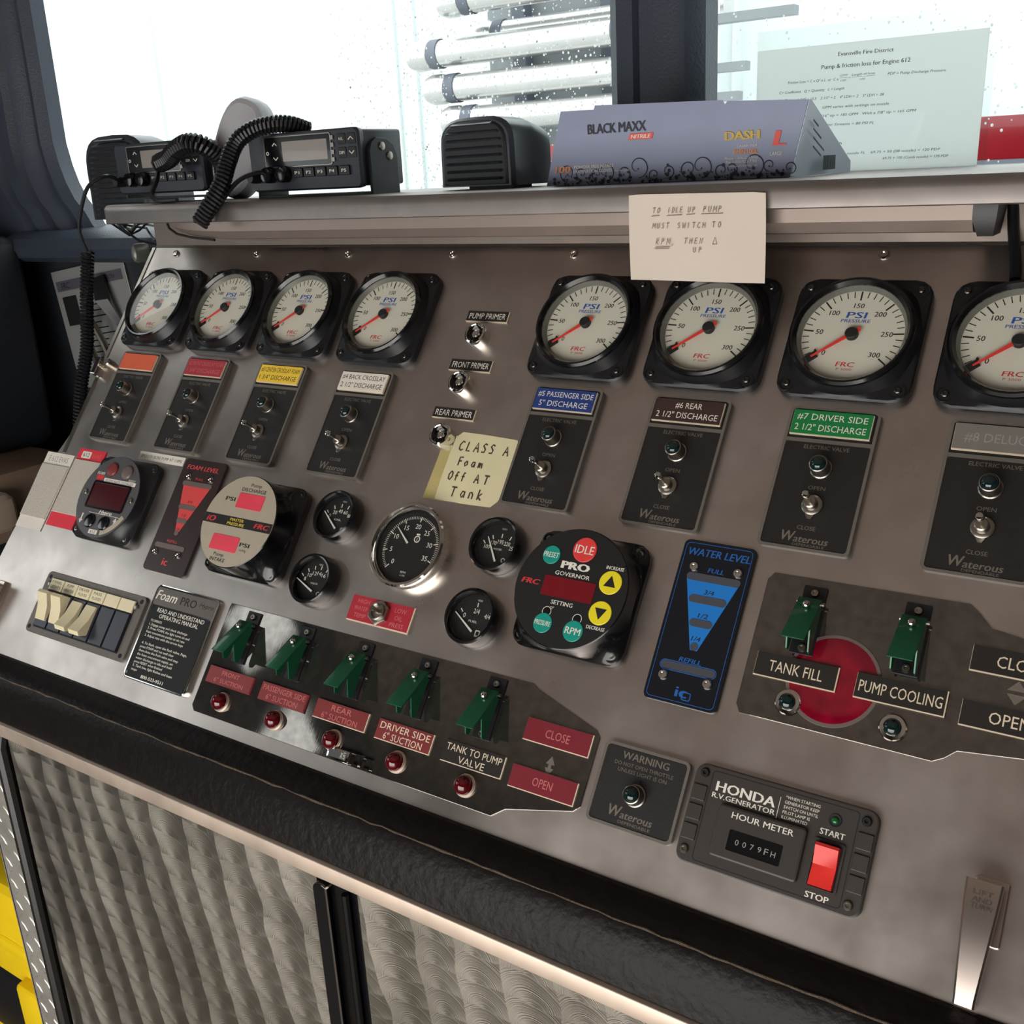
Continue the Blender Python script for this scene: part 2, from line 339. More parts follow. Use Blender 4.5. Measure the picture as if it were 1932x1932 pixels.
class MB:
    def __init__(s, sc=0.001): s.bm = bmesh.new(); s.sc = sc
    def _v(s, p, X=None):
        p = Vector(p)
        if X is not None: p = X @ p
        return s.bm.verts.new(p * s.sc)
    def _f(s, vs):
        try: s.bm.faces.new(vs)
        except ValueError: pass
    def loft(s, rings, cap0=True, cap1=True, X=None, closed=True):
        vr = [[s._v(p, X) for p in r] for r in rings]
        n = len(vr[0])
        for a, b in zip(vr, vr[1:]):
            for i in range(n if closed else n - 1):
                j = (i + 1) % n
                s._f([a[i], a[j], b[j], b[i]])
        if cap0 and closed: s._f(vr[0][::-1])
        if cap1 and closed: s._f(vr[-1])
        return s
    def prism(s, pts, z0, z1, bev=0.0, X=None):
        rings = [[(x, y, z0) for x, y in pts]]
        if bev:
            rings.append([(x, y, z1 - bev) for x, y in pts])
            q = inset(pts, bev * 0.3); rings.append([(x, y, z1 - bev * 0.3) for x, y in q])
            q = inset(pts, bev); rings.append([(x, y, z1) for x, y in q])
            s.loft(rings, cap1=False, X=X)
            s._f([s._v((x, y, z1), X) for x, y in q])
            return s
        else: rings.append([(x, y, z1) for x, y in pts])
        return s.loft(rings, X=X)
    def frame(s, outer, inner, z0, z1, X=None):
        """ring of material between two outlines with the same number of points"""
        rings = [[(x, y, z0) for x, y in outer], [(x, y, z1) for x, y in outer], [(x, y, z1) for x, y in inner], [(x, y, z0) for x, y in inner]]
        rings.append(rings[0])
        return s.loft(rings, False, False, X=X)
    def box(s, x0, x1, y0, y1, z0, z1, bev=0.0, X=None):
        t = bmesh.new()
        vs = [t.verts.new((x, y, z)) for x in (x0, x1) for y in (y0, y1) for z in (z0, z1)]
        for f in ((0, 1, 3, 2), (4, 6, 7, 5), (0, 4, 5, 1), (2, 3, 7, 6), (0, 2, 6, 4), (1, 5, 7, 3)): t.faces.new([vs[i] for i in f])
        if bev: bmesh.ops.bevel(t, geom=list(t.edges), offset=bev, segments=3, affect='EDGES', profile=0.5)
        mp = {}
        for v in t.verts: mp[v] = s._v(v.co, X)
        for f in t.faces: s._f([mp[v] for v in f.verts])
        t.free()
        return s
    def lathe(s, prof, c=(0, 0), n=28, X=None, cap0=True, cap1=True):
        return s.loft([[(c[0] + r * math.cos(2 * math.pi * i / n), c[1] + r * math.sin(2 * math.pi * i / n), z) for i in range(n)] for r, z in prof], cap0, cap1, X)
    def dome(s, c, r, z0, hgt, n=20, X=None):
        return s.lathe([(r * math.cos(a), z0 + hgt * math.sin(a)) for a in [math.pi / 2 * k / 6 * 0.97 for k in range(7)]], c, n, X)
    def ball(s, p, r, n=14, X=None):
        rings = []
        for k in range(1, 8):
            a = math.pi * k / 8 - math.pi / 2
            rings.append([(p[0] + r * math.cos(a) * math.cos(2 * math.pi * i / n), p[1] + r * math.cos(a) * math.sin(2 * math.pi * i / n), p[2] + r * math.sin(a)) for i in range(n)])
        return s.loft(rings, X=X)
    def tube(s, path, r, n=8, X=None, flat=1.0):
        P = [Vector(p) for p in path]
        rings = []; up = None
        rr = r if isinstance(r, (list, tuple)) else [r] * len(P)
        for i, p in enumerate(P):
            t = (P[min(i + 1, len(P) - 1)] - P[max(i - 1, 0)]).normalized()
            if up is None:
                up = Vector((0, 0, 1)) if abs(t.z) < 0.9 else Vector((0, 1, 0))
            a = t.cross(up)
            if a.length < 1e-6: a = t.cross(Vector((1, 0, 0)))
            a.normalize(); up = a.cross(t).normalized()
            rings.append([tuple(p + a * (rr[i] * math.cos(2 * math.pi * k / n)) + up * (rr[i] * flat * math.sin(2 * math.pi * k / n))) for k in range(n)])
        return s.loft(rings, X=X)
    def text(s, txt, x, y, z, h, w=None, al='C', shear=0.0, bold=0.0, rot=0.0, X=None, sp=1.0, depth=0.0):
        """printed line: cap height h, squeezed to width w, centred on (x, y) or starting at x"""
        vs, fs = glyphs(txt, shear, 0.0, sp, depth)
        if not vs: return s
        shifts = (0.0,) if bold < 0.008 else [-bold + 2 * bold * i / max(1, math.ceil(bold / 0.02)) for i in range(math.ceil(bold / 0.02) + 1)]
        x0 = min(v[0] for v in vs); x1 = max(v[0] for v in vs)
        k = h / 0.69
        kx = k if w is None else w / max(1e-6, (x1 - x0))
        off = -x0 - (x1 - x0) / 2 if al == 'C' else -x0
        ca, sa = math.cos(rot), math.sin(rot)
        for j, dx in enumerate(shifts):          # two passes side by side make the bold weight
            nv = []
            for a, b, c in vs:
                px, py = (a + off + dx) * kx, (b - 0.345) * k
                nv.append(s._v((x + px * ca - py * sa, y + px * sa + py * ca, z + c + 0.01 * j), X))
            for f in fs: s._f([nv[i] for i in f])
        return s
    def strokes(s, lines, r, z, X=None, flat=0.4):
        for l in lines: s.tube([(a, b, z) for a, b in l], r, 5, X, flat)
        return s
    def build(s, name, m, parent=None, smooth=True, ang=28):
        bmesh.ops.recalc_face_normals(s.bm, faces=list(s.bm.faces))
        me = bpy.data.meshes.new(name); s.bm.to_mesh(me); s.bm.free()
        if smooth:
            for p in me.polygons: p.use_smooth = True
            me.set_sharp_from_angle(angle=R(ang))
        me.materials.append(M[m] if isinstance(m, str) else m)
        o = bpy.data.objects.new(name, me); C.objects.link(o)
        if parent is not None:
            o.parent = parent
            if any(w in name for w in ('lettering', 'legends', 'side_print', 'led_windows', 'paper_strip', 'indicator_leds', 'print', 'handwriting', 'highlight')): split_far(o, parent)
        return o

def split_far(o, parent):
    """printing that stands in several places becomes one part per place"""
    me = o.data; nv = len(me.vertices)
    root = list(range(nv))
    def find(a):
        while root[a] != a: root[a] = root[root[a]]; a = root[a]
        return a
    for e in me.edges:
        a, b = find(e.vertices[0]), find(e.vertices[1])
        if a != b: root[a] = b
    lab = [find(i) for i in range(nv)]; ids = {r: k for k, r in enumerate(sorted(set(lab)))}; isl = np.array([ids[l] for l in lab]); k = len(ids)
    if k < 2 or k > 1500: return
    co = np.array([v.co[:] for v in me.vertices]); lo = np.full((k, 3), 9e9); hi = -lo
    np.minimum.at(lo, isl, co); np.maximum.at(hi, isl, co)
    size = (hi - lo).max(1)
    gap = np.maximum(0, np.maximum(lo[:, None] - hi[None], lo[None] - hi[:, None]))
    near = np.sqrt((gap ** 2).sum(2)) <= np.maximum(0.0165, 0.45 * np.maximum(size[:, None], size[None]))
    grp = -np.ones(k, int); n = 0
    for i in range(k):
        if grp[i] >= 0: continue
        st = [i]; grp[i] = n
        while st:
            a = st.pop()
            for b in np.nonzero(near[a] & (grp < 0))[0]: grp[b] = n; st.append(int(b))
        n += 1
    if n < 2: return
    vg = grp[isl]; polys = [tuple(p.vertices) for p in me.polygons]
    for g in range(n):
        idx = np.nonzero(vg == g)[0]; mp = {int(v): j for j, v in enumerate(idx)}
        m2 = bpy.data.meshes.new(o.name); m2.from_pydata([co[i] for i in idx], [], [[mp[v] for v in p] for p in polys if vg[p[0]] == g])
        m2.materials.append(me.materials[0])
        if g == 0: o.data = m2
        else:
            c = bpy.data.objects.new(o.name.split('.')[0], m2); C.objects.link(c); c.parent = parent
    bpy.data.meshes.remove(me)

_gl = {}
def glyphs(txt, shear, bold, sp, depth):
    key = (txt, shear, bold, sp, depth)
    if key in _gl: return _gl[key]
    cu = bpy.data.curves.new('line', 'FONT'); cu.body = txt; cu.size = 1.0; cu.shear = shear; cu.offset = bold
    cu.resolution_u = 2; cu.space_character = sp; cu.extrude = 0.0
    ob = bpy.data.objects.new('line', cu)
    me = bpy.data.meshes.new_from_object(ob)
    vs = [tuple(v.co) for v in me.vertices]; fs = [tuple(p.vertices) for p in me.polygons]
    bpy.data.objects.remove(ob); bpy.data.curves.remove(cu); bpy.data.meshes.remove(me)
    _gl[key] = (vs, fs)
    return _gl[key]

def tag(o, label=None, cat=None, group=None, kind=None):
    if label: o['label'] = label
    if cat: o['category'] = cat
    if group: o['group'] = group
    if kind: o['kind'] = kind
    return o
def thing(name, label, cat, loc=(0, 0, 0), rot=(0, 0, 0), group=None):
    o = bpy.data.objects.new(name, None); C.objects.link(o); o.empty_display_size = 0.02
    o.location = loc; o.rotation_euler = rot
    return tag(o, label, cat, group)
def pthing(name, label, cat, u, v, group=None, n=0.0):
    return thing(name, label, cat, pw(u, v, n), (PAN, 0, 0), group)
def struct(name, mb, m, kind='structure', **k):
    o = mb.build(name, m, **k); o['kind'] = kind; return o
def dup(root, label=None, loc=None, rot=None):
    r = root.copy(); C.objects.link(r)
    if loc is not None: r.location = loc
    if rot is not None: r.rotation_euler = rot
    if label: r['label'] = label
    for ch in list(root.children):
        c = ch.copy(); C.objects.link(c); c.parent = r
        for g in list(ch.children):
            d = g.copy(); C.objects.link(d); d.parent = c
    return r
def screw(name, c, r, z, m, parent, h=None):
    """round-head screw with a hex socket"""
    h = h or r * 0.6
    mb = MB().lathe([(r, z), (r * 0.96, z + h * 0.5), (r * 0.75, z + h), (r * 0.42, z + h), (r * 0.38, z + h * 0.4)], c, 16)
    return mb.build(name, m, parent)

# ================================================================== the cab (setting)
mb = MB(1).box(-1.34, 1.32, -1.80, 0.36, -0.04, 0.0); struct('floor', mb, 'floor')
mb = MB(1)
mb.box(-1.34, 1.32, -1.80, 0.36, 1.96, 2.0)
struct('ceiling', mb, 'headliner')
def wall_x(name, x0, x1, holes, m):
    """side wall along y with window openings (y0, y1, z0, z1)"""
    mb = MB(1); ys = sorted({-1.80, 0.36, *[h[0] for h in holes], *[h[1] for h in holes]})
    for a, b in zip(ys, ys[1:]):
        z = 0.0
        for q in sorted((q for q in holes if q[0] <= a and q[1] >= b), key=lambda q: q[2]):
            mb.box(x0, x1, a, b, z, q[2]); z = q[3]
        mb.box(x0, x1, a, b, z, 1.96)
    struct(name, mb, m)
wall_x('wall_left', -1.36, -1.33, [(-1.14, -0.46, 1.20, 1.46), (-1.12, -0.92, 1.66, 1.86), (-1.48, -1.27, 1.62, 1.80), (-0.24, 0.06, 1.66, 1.90)], 'dash_dark')  # unseen openings, cut to put bright patches into the panel's reflections
wall_x('wall_right', 1.32, 1.35, [], 'cab_wall')
mb = MB(1)
for b in ((-1.34, -0.92, 0, 1.96), (1.22, 1.34, 0, 1.96), (-0.92, 1.22, 0, 0.05), (-0.92, 1.22, 1.27, 1.96)):
    mb.box(b[0], b[1], -1.83, -1.80, b[2], b[3])
struct('wall_back', mb, 'cab_wall')
mb = MB(1).box(-1.34, 1.34, 0.33, 0.36, 0, 1.335).box(-1.34, 1.34, 0.30, 0.36, 1.84, 1.96)
struct('wall_front', mb, 'dash_dark')
mb = MB(1).box(-1.30, 1.30, 0.335, 0.34, 1.33, 1.85); struct('window_1', mb, M['glass'])
# centre post of the split windshield, folded sheet with two ribs
prof = [(-0.078, 0.332), (-0.078, 0.300), (-0.066, 0.290), (-0.045, 0.287), (-0.040, 0.293), (-0.034, 0.293), (-0.030, 0.284), (-0.012, 0.280),
        (0.004, 0.283), (0.018, 0.281), (0.027, 0.290), (0.0335, 0.300), (0.0335, 0.332)]
mb = MB(1).loft([[(x, y, 1.33) for x, y in prof], [(x - 0.004, y, 1.86) for x, y in prof]]); struct('trim_1', mb, 'dash')
# left pillar: ribbed vinyl, curving into the sill
edge = [(-1.110, 1.96), (-1.114, 1.80), (-1.1185, 1.684), (-1.121, 1.56), (-1.123, 1.47), (-1.116, 1.435), (-1.106, 1.407), (-1.09, 1.380), (-1.069, 1.360), (-1.054, 1.338), (-1.03, 1.322)]
cols = [(0, .325), (0.0, .300), (-.016, .288), (-.026, .290), (-.034, .280), (-.052, .272), (-.060, .278), (-.068, .268), (-.092, .262), (-.100, .268), (-.110, .255), (-.215, .240), (-.22, .33)]
mb = MB(1).loft([[(x + dx * (1 + 0.25 * (1.7 - z)) , y, z) for dx, y in cols] for x, z in edge]); struct('trim_2', mb, 'dash')

# ---------------------------------------------------------------- outside
mb = MB(1).box(-14, 10, -6, 9, -0.35, -0.30); struct('ground', mb, 'ground')
mb = MB(1).box(-14, 10, 5.5, 5.6, -0.3, 4.2)
for x in (-4.58, -4.40, -7.2, -2.0, 0.4): mb.box(x - 0.012, x + 0.012, 5.47, 5.5, -0.3, 4.2)
struct('wall_garage', mb, 'garage')

# ================================================================== dash and left side of the cab
dash = thing('dash_roll', 'rolled charcoal vinyl dash edge left of the console under the windshield', 'dash', (-0.9, 0.25, 1.31))
mb = MB(1)
prof = [(0.09, 0.028), (0.0, 0.022), (-0.022, 0.012), (-0.030, -0.004), (-0.024, -0.018), (-0.008, -0.026), (0.09, -0.03)]
mb.loft([[(x, y, z) for y, z in prof] for x in (-0.30, 0.0, 0.30)]); mb.build('padded_roll', 'dash', dash)
mb = MB(1).loft([[(0.087 + q * 0.0065 * math.cos(t), -0.055 - d, -0.008 + q * 0.014 * math.sin(t)) for t in [2 * math.pi * i / 16 for i in range(16)]] for q, d in ((1, -0.02), (1, 0), (.8, .004), (.4, .006))])
mb.build('end_knob', 'ring_grey', dash)
kick = tag(MB(1).box(-1.30, -0.60, 0.30, 0.328, 0.0, 1.285).build('kick_panel', 'dash_dark'), 'near-black vinyl kick panel below the rolled dash edge, left of console', 'panel')
kick2 = tag(MB(1).box(-1.325, -1.16, -0.25, 0.24, 0.97, 1.33, 0.03).build('door_trim_panel', 'dash_dark'), 'dark moulded side trim at the far left edge under the pillar', 'trim')

card = thing('instruction_card', 'white printed instruction sheet with black header clipped left of the console', 'sheet', (-1.075, 0.292, 1.20), (0, R(-8), 0))
mb = MB(1).box(-0.10, 0.105, 0.0, 0.0012, -0.13, 0.075); mb.build('page', 'sheet', card)
mb = MB().text('FRC', -78, 48, 1, 11, 24, 'L', X=FRONT) ; mb.text('PUMP OPERATION', 30, 48, 1, 7, 90, X=FRONT)
for k in range(13):
    mb.prism([(-30, 28 - k * 10), (-30 + 40 + 40 * ((k * 7) % 5) / 5, 28 - k * 10), (-30 + 40 + 40 * ((k * 7) % 5) / 5, 30 - k * 10), (-30, 30 - k * 10)], 0.6, 0.9, X=FRONT)
mb.prism([(-84, 30), (-44, 30), (-44, -20), (-84, -20)], 0.6, 0.9, X=FRONT)
mb.build('print', 'ink', card)
mb = MB().prism([(-92, 40), (96, 40), (96, 57), (-92, 57)], 0.3, 0.8, X=FRONT); mb.build('header_bar', 'carton_dark', card)
clip = tag(MB(1).loft([[(-1.03 + a, 0.272 + b, 1.20 + c) for a, b, c in r] for r in (
    [(-.012, 0, .055), (.004, .012, .06), (.006, .014, .052), (-.008, .004, .048)], [(.004, -.012, .02), (.022, .0, .022), (.024, .004, .014), (.008, -.006, .012)], [(.024, .004, -.02), (.034, .012, -.018), (.034, .014, -.022), (.026, .008, -.024)])]).build('bulldog_clip', 'black'),
    'black spring clip holding the printed instruction sheet', 'clip')
pts = []
for i in range(15):
    a = math.pi * i / 14
    pts.append((-1.045 - 0.022 * math.cos(a), 0.27 - 0.02 * math.sin(a), 1.12 + 0.075 * math.sin(a)))
hnd = tag(MB(1).tube([(-1.067, .285, 1.07)] + pts + [(-1.023, .285, 1.07)], 0.006, 8).build('loop_handle', 'steel'), 'grey metal loop handle standing in front of the instruction sheet', 'handle')

arm = thing('door_armrest', 'tan vinyl door armrest low at the left edge beside the console', 'armrest', (-1.20, 0.0, 0.95))
MB(1).box(-0.12, 0.16, -0.55, 0.20, -0.09, 0.025, 0.02).build('arm_pad', 'beige', arm)
MB(1).box(0.06, 0.20, -0.09, 0.05, -0.06, 0.004, 0.02).build('grip_lobe', 'beige_light', arm)
MB(1).box(-0.05, 0.205, -0.30, -0.12, -0.10, -0.01, 0.012).build('pull_block', 'beige_light', arm)

case = thing('tool_case', 'yellow and black plastic tool case on the floor beside the tread-plate corner', 'case', (-0.80, -0.16, 0.06))
MB(1).box(-0.22, 0.17, -0.07, 0.10, 0.27, 0.44, 0.02).box(-0.22, 0.172, -0.075, 0.10, 0.33, 0.355, 0.008).build('lid', 'yellow_case', case)
MB(1).box(-0.215, 0.165, -0.065, 0.10, 0.14, 0.27, 0.015).build('black_band', 'black', case)
MB(1).box(-0.22, 0.17, -0.07, 0.10, 0.0, 0.15, 0.02).build('base', 'yellow_case', case)
MB(1).box(0.06, 0.12, -0.088, -0.06, 0.20, 0.30, 0.008).build('latch', 'yellow_case', case)
MB(1).tube([(-0.12, 0.0, 0.44), (-0.11, 0.0, 0.49), (0.05, 0.0, 0.49), (0.06, 0.0, 0.44)], 0.012, 8).build('handle', 'black', case)

# ================================================================== console
con = thing('control_panel', 'large sloping brushed aluminium pump control panel carrying all the gauges and switches', 'control panel', pw(0, 0), (PAN, 0, 0))
outl = [(-636, 150), (-636, -100), (-650, -142), (-668, -245), (-672, -290), (-690, -392), (900, -392), (900, 150)]
mb = MB().prism(outl, -3, 0)
mb.build('panel_sheet', 'panel', con)
inv = Matrix.Rotation(-PAN, 4, 'X')
def to_panel(x, y, z):
    p = inv @ (Vector((x, y, z)) - pw(0, 0)); return (p.x, p.y, p.z)
mb = MB(1)
yb = pw(0, 150).y; zb = pw(0, 150).z
mb.loft([[to_panel(x, yb + 0.0005, zb), to_panel(x, yb + 0.003, zb + 0.003), to_panel(x, yb + 0.003, 1.368), to_panel(x, yb + 0.006, 1.368), to_panel(x, yb + 0.006, zb)] for x in (-0.636, 0.0, 0.90)])
mb.build('upright_flange', 'flange', con)
MB().box(-640, -634.5, -140, 150, -18, 1).build('left_edge', 'steel', con)
for k in range(7):
    screw('screw', (-589.8 + 145 * k, 141.5), 4.6, 0, 'chrome', con)

bol = thing('padded_bolster', 'cracked black leather padded bolster along the lower edge of the panel', 'bolster', (0, -0.26, 0.87))
def along(prof, x0, x1, n=2):
    return [[(x0 + (x1 - x0) * k / (n - 1), y, z) for y, z in prof] for k in range(n)]
q = [(0.035, 0.005), (0.0255, 0.0235), (0.016, 0.0262), (0.004, 0.0235), (-0.006, 0.0185), (-0.0095, 0.0145), (-0.0135, 0.008), (-0.019, -0.006), (-0.022, -0.018), (-0.0235, -0.0248), (0.035, -0.0248)]
MB(1).loft(along(q, -0.80, 1.05)).build('cushion', 'leather', bol)
random.seed(3)
sm = [(-0.80 + i * 0.0125, -0.0068 + random.uniform(-.0006, .0006), 0.0178 + random.uniform(-.0006, .0006)) for i in range(149)]
MB(1).tube(sm, [0.0009 + random.uniform(-.0004, .0005) for _ in sm], 6).build('seam', 'seam', bol)
for x in (-0.585,):
    MB(1).lathe([(0.006, 0), (0.0055, 0.003), (0.003, 0.0045)], (0, 0), 14, Matrix.Translation((x, -0.0245, -0.012)) @ Matrix.Rotation(R(90), 4, 'X')).build('stud', 'chrome', bol)

cab = thing('base_cabinet', 'machine-turned aluminium cabinet under the leather bolster', 'cabinet', (0, -0.284, 0))
MB(1).box(-0.585, 1.05, 0.012, 0.30, 0.02, 0.835).build('carcass', 'black_flat', cab)
MB(1).box(-0.62, 1.05, -0.004, 0.012, 0.8285, 0.8445, 0.0012).build('top_trim', 'trim_alu', cab)
MB(1).box(-0.529, -0.0665, 0.0, 0.012, 0.04, 0.8285).build('door', 'swirl', cab)
d2 = MB(1).box(-0.020, 1.04, 0.0, 0.012, 0.04, 0.8285).build('door', 'swirl', cab)
MB(1).prism(rrect(-0.0575, 0.43, 0.018, 0.79, 0.008), 0, 0.006, 0.001, X=FRONT).build('edge_pull', 'black_gloss', cab)
MB(1).box(-0.0485, -0.0462, -0.009, 0.012, 0.04, 0.826).build('bright_edge', 'chrome', cab)
MB(1).box(-0.0462, -0.020, 0.004, 0.012, 0.04, 0.8285).tube([(-0.034, 0.0, 0.05), (-0.034, 0.0, 0.82)], 0.0035, 8).build('door_gap', 'black_gloss', cab)
MB(1).tube([(-0.540, -0.003, 0.02), (-0.540, -0.003, 0.815), (-0.541, 0.002, 0.826)], 0.0085, 10).build('door_gasket', 'rubber', cab)
mb = MB(1).box(-0.600, -0.548, -0.002, 0.012, 0.02, 0.8285).box(-0.602, -0.598, -0.002, 0.30, 0.02, 0.8285)
k = 0
for i in range(50):
    for j in range(2):
        z = 0.04 + i * 0.0155; x = -0.587 + j * 0.022
        a = R(45 if (i + j) % 2 else -45)
        Q = Matrix.Translation((x, -0.002, z)) @ Matrix.Rotation(a, 4, 'Y')
        mb.loft([[(-0.008, 0, 0), (0, 0, 0.0022), (0.008, 0, 0), (0, 0, -0.0022)], [(-0.005, -0.0008, 0), (0, -0.0008, 0.0012), (0.005, -0.0008, 0), (0, -0.0008, -0.0012)]], X=Q)
mb.build('tread_plate_corner', 'diamond', cab)

# shelf over the panel
led = thing('console_shelf', 'aluminium shelf with a rounded lip above the panel, carrying radios and glove box', 'shelf', (0, 0.033, 1.374))
prof = [(0.30, 0.0), (0.012, 0.0), (0.006, -0.0013), (0.002, -0.0048), (0.0, -0.010), (0.0, -0.0215), (0.0015, -0.0225), (0.004, -0.0225), (0.006, -0.012), (0.018, -0.006), (0.30, -0.006)]
def shelf_ring(x, sh=0.0): return [(x, max(y, sh), z) for y, z in prof]
MB(1).loft([shelf_ring(-0.654, 0.010), shelf_ring(-0.650, 0.003), shelf_ring(-0.644), shelf_ring(0.2), shelf_ring(1.05)]).build('shelf_board', 'ledge', led)
lite = thing('light_strip', 'aluminium light strip housing mounted under the shelf lip', 'light', (0, 0.06, 1.345))
def hr(x, dz, k): return [(x, -0.016, 0.0065), (x, -0.016 + 0.003 * k, 0.0065 - 0.011 * dz), (x, -0.010 + 0.004 * k, 0.0065 - 0.0195 * dz), (x, 0.0, 0.0065 - 0.021 * dz), (x, 0.024, 0.0065 - 0.021 * dz), (x, 0.024, 0.0065)]
MB(1).loft([hr(-0.541, .35, 1), hr(-0.535, .55, 1), hr(-0.515, .78, .6), hr(-0.485, .93, .3), hr(-0.45, 1, 0), hr(0, 1, 0), hr(0.352, 1, 0)]).build('housing', 'strip_housing', lite)
MB(1).loft([[(0.352, -0.018, 0.0065), (0.352, -0.018, -0.004), (0.3555, -0.012, -0.0165), (0.3555, 0.022, -0.0165), (0.352, 0.024, 0.0065)], [(0.369, -0.018, 0.0065), (0.3685, -0.018, -0.002), (0.366, -0.012, -0.0165), (0.366, 0.022, -0.0165), (0.369, 0.024, 0.0065)]]).build('end_cap', 'black', lite)
MB(1).tube([(-0.5435, -0.017, 0.006), (-0.5425, -0.016, 0.0), (-0.532, -0.014, -0.007), (-0.51, -0.012, -0.011), (-0.47, -0.012, -0.0142)], 0.0016, 6).build('gasket', 'rubber', lite)
cb = tag(MB().tube([(371, 188, 22), (370.5, 178, 17), (373, 160, 7), (377.5, 140, 5), (380, 128, 5), (381.5, 117, 5)], 4.2, 10).build('power_cable', 'cord'), 'black cable running down from the shelf to the rightmost pressure gauge', 'cable')
cb.location = pw(0, 0); cb.rotation_euler = (PAN, 0, 0)

random.seed(9)
wr = thing('wire_bundle', 'tangle of thin dark wires hanging under the left end of the shelf', 'wires', (-0.72, 0.13, 1.345))
for k in range(5):
    q = [(-0.045 + 0.03 * j + random.uniform(-.006, .006), random.uniform(-.012, .012), -0.012 * math.sin(j * 1.3 + k) - 0.004 * k + (0.02 if j in (0, 4) else 0)) for j in range(5)]
    MB(1).tube(q, 0.0016, 6).build('wire', 'cord' if k != 2 else 'ring_grey', wr)
# paper notes
nt = thing('paper_note', 'white handwritten note taped to the shelf lip above the gauges', 'note', (0.0, 0.0285, 1.366))
mb = MB()
g = []
for i in range(13):
    t = i / 12
    row = []
    for j in range(9):
        s = j / 8
        x = 79.5 + (201 - 79.5) * t + s * (4.5 - 1.2 * t) - 1.2 * math.sin(s * 3.1) * (1 - t)
        z = 0.6 - 1.2 * t - s * 70.5 + (0.8 if i in (0, 12) else 0) * (-1 if j == 0 else 0)
        y = -1.2 - 5.0 * s * s + 1.2 * math.sin(t * 6.0) * s + (1.5 * (1 - s) if i in (0,) else 0)
        row.append((x, y, z))
    g.append(row)
front = [[mb._v(p) for p in r] for r in g]; back = [[mb._v((p[0], p[1] + 0.25, p[2])) for p in r] for r in g]
for A, fl in ((front, 0), (back, 1)):
    for i in range(12):
        for j in range(8):
            f = [A[i][j], A[i + 1][j], A[i + 1][j + 1], A[i][j + 1]]
            mb._f(f if fl else f[::-1])
mb.build('page', 'note_pink', nt)
# single-stroke handwriting
HW = {'A': [[(0, 0), (.35, 1), (.7, 0)], [(.15, .4), (.6, .42)]], 'C': [[(.62, .88), (.35, 1), (.05, .6), (.1, .15), (.4, 0), (.65, .15)]], 'D': [[(.05, 0), (.08, 1), (.5, .85), (.62, .45), (.4, .05), (.05, 0)]],
      'E': [[(.6, 1), (.05, .98), (.05, 0), (.6, .03)], [(.05, .5), (.5, .52)]], 'F': [[(.6, 1), (.06, .97), (.05, 0)], [(.05, .52), (.48, .55)]], 'H': [[(.05, 1), (.05, 0)], [(.6, 1), (.6, 0)], [(.05, .5), (.6, .52)]],
      'I': [[(.2, 1), (.18, 0)]], 'L': [[(.1, 1), (.05, .02), (.55, .05)]], 'M': [[(0, 0), (.08, 1), (.38, .3), (.7, 1), (.75, 0)]], 'N': [[(.02, 0), (.08, 1), (.55, .05), (.62, 1)]], 'O': [[(.35, 1), (.05, .6), (.12, .1), (.4, 0), (.65, .4), (.58, .85), (.35, 1)]],
      'P': [[(.05, 0), (.1, 1), (.5, .92), (.55, .6), (.1, .48)]], 'R': [[(.05, 0), (.1, 1), (.5, .9), (.5, .6), (.1, .5), (.6, 0)]], 'S': [[(.58, .88), (.3, 1), (.08, .78), (.5, .4), (.45, .08), (.05, .08)]], 'T': [[(-.05, 1), (.7, .98)], [(.32, 1), (.3, 0)]],
      'U': [[(.05, 1), (.08, .15), (.35, 0), (.58, .2), (.6, 1)]], 'W': [[(0, 1), (.18, 0), (.38, .7), (.55, 0), (.78, 1)]], ',': [[(.15, .1), (.05, -.2)]], '^': [[(0, 0), (.42, 1), (.85, 0), (0, 0)]],
      'a': [[(.5, .55), (.2, .6), (.05, .25), (.25, 0), (.5, .3), (.52, .6), (.55, 0)]], 'o': [[(.3, .6), (.05, .35), (.2, 0), (.5, .2), (.45, .5), (.3, .6)]], 'm': [[(.02, 0), (.05, .6), (.25, .55), (.3, .05), (.32, .5), (.55, .55), (.6, 0)]],
      'n': [[(.03, 0), (.06, .6), (.3, .62), (.5, .4), (.5, 0)]], 'k': [[(.05, 0), (.08, 1)], [(.5, .65), (.1, .3), (.52, 0)]], 'f': [[(.5, .95), (.3, 1), (.22, .7), (.2, 0)], [(.02, .55), (.45, .57)]]}
def hand(txt, x, y, h, pitch, slant=0.0, rise=0.0):
    out = []
    for i, c in enumerate(txt):
        for l in HW.get(c, []):
            out.append([(x + i * pitch + a * h * 0.8 + b * h * slant, y + i * rise + b * h) for a, b in l])
    return out
mb = MB()
def on_note(lines, r=0.26):
    for l in lines: mb.tube([(a, -1.9 - 5.0 * (min(70, max(0, -b)) / 70.5) ** 2 - 0.5, b) for a, b in l], r, 5)
on_note(hand('TO', 103, -15, 4.2, 4.2, .15)); on_note(hand('IDLE', 117, -15, 4.4, 3.6, .15)); on_note(hand('UP', 135, -15, 4.2, 4, .15)); on_note(hand('PUMP', 148.5, -15, 4.6, 4.4, .15))
on_note([[(102, -17.5), (109.5, -17)], [(116, -17.3), (130, -16.8)], [(134, -16.7), (141.5, -16.3)], [(147, -16.5), (166, -16.2)]])
on_note(hand('MUST', 103, -27.5, 4.4, 4.2, .12)); on_note(hand('SWITCH', 126, -27.5, 4.4, 4.5, .05)); on_note(hand('TO', 157, -27.2, 4.4, 5, .05))
on_note(hand('RPM,', 106.5, -40.5, 5, 5, .15)); on_note(hand('THEN', 132.5, -40, 4.4, 4.6, .15)); on_note(hand('^', 158, -40.5, 5.6, 5))
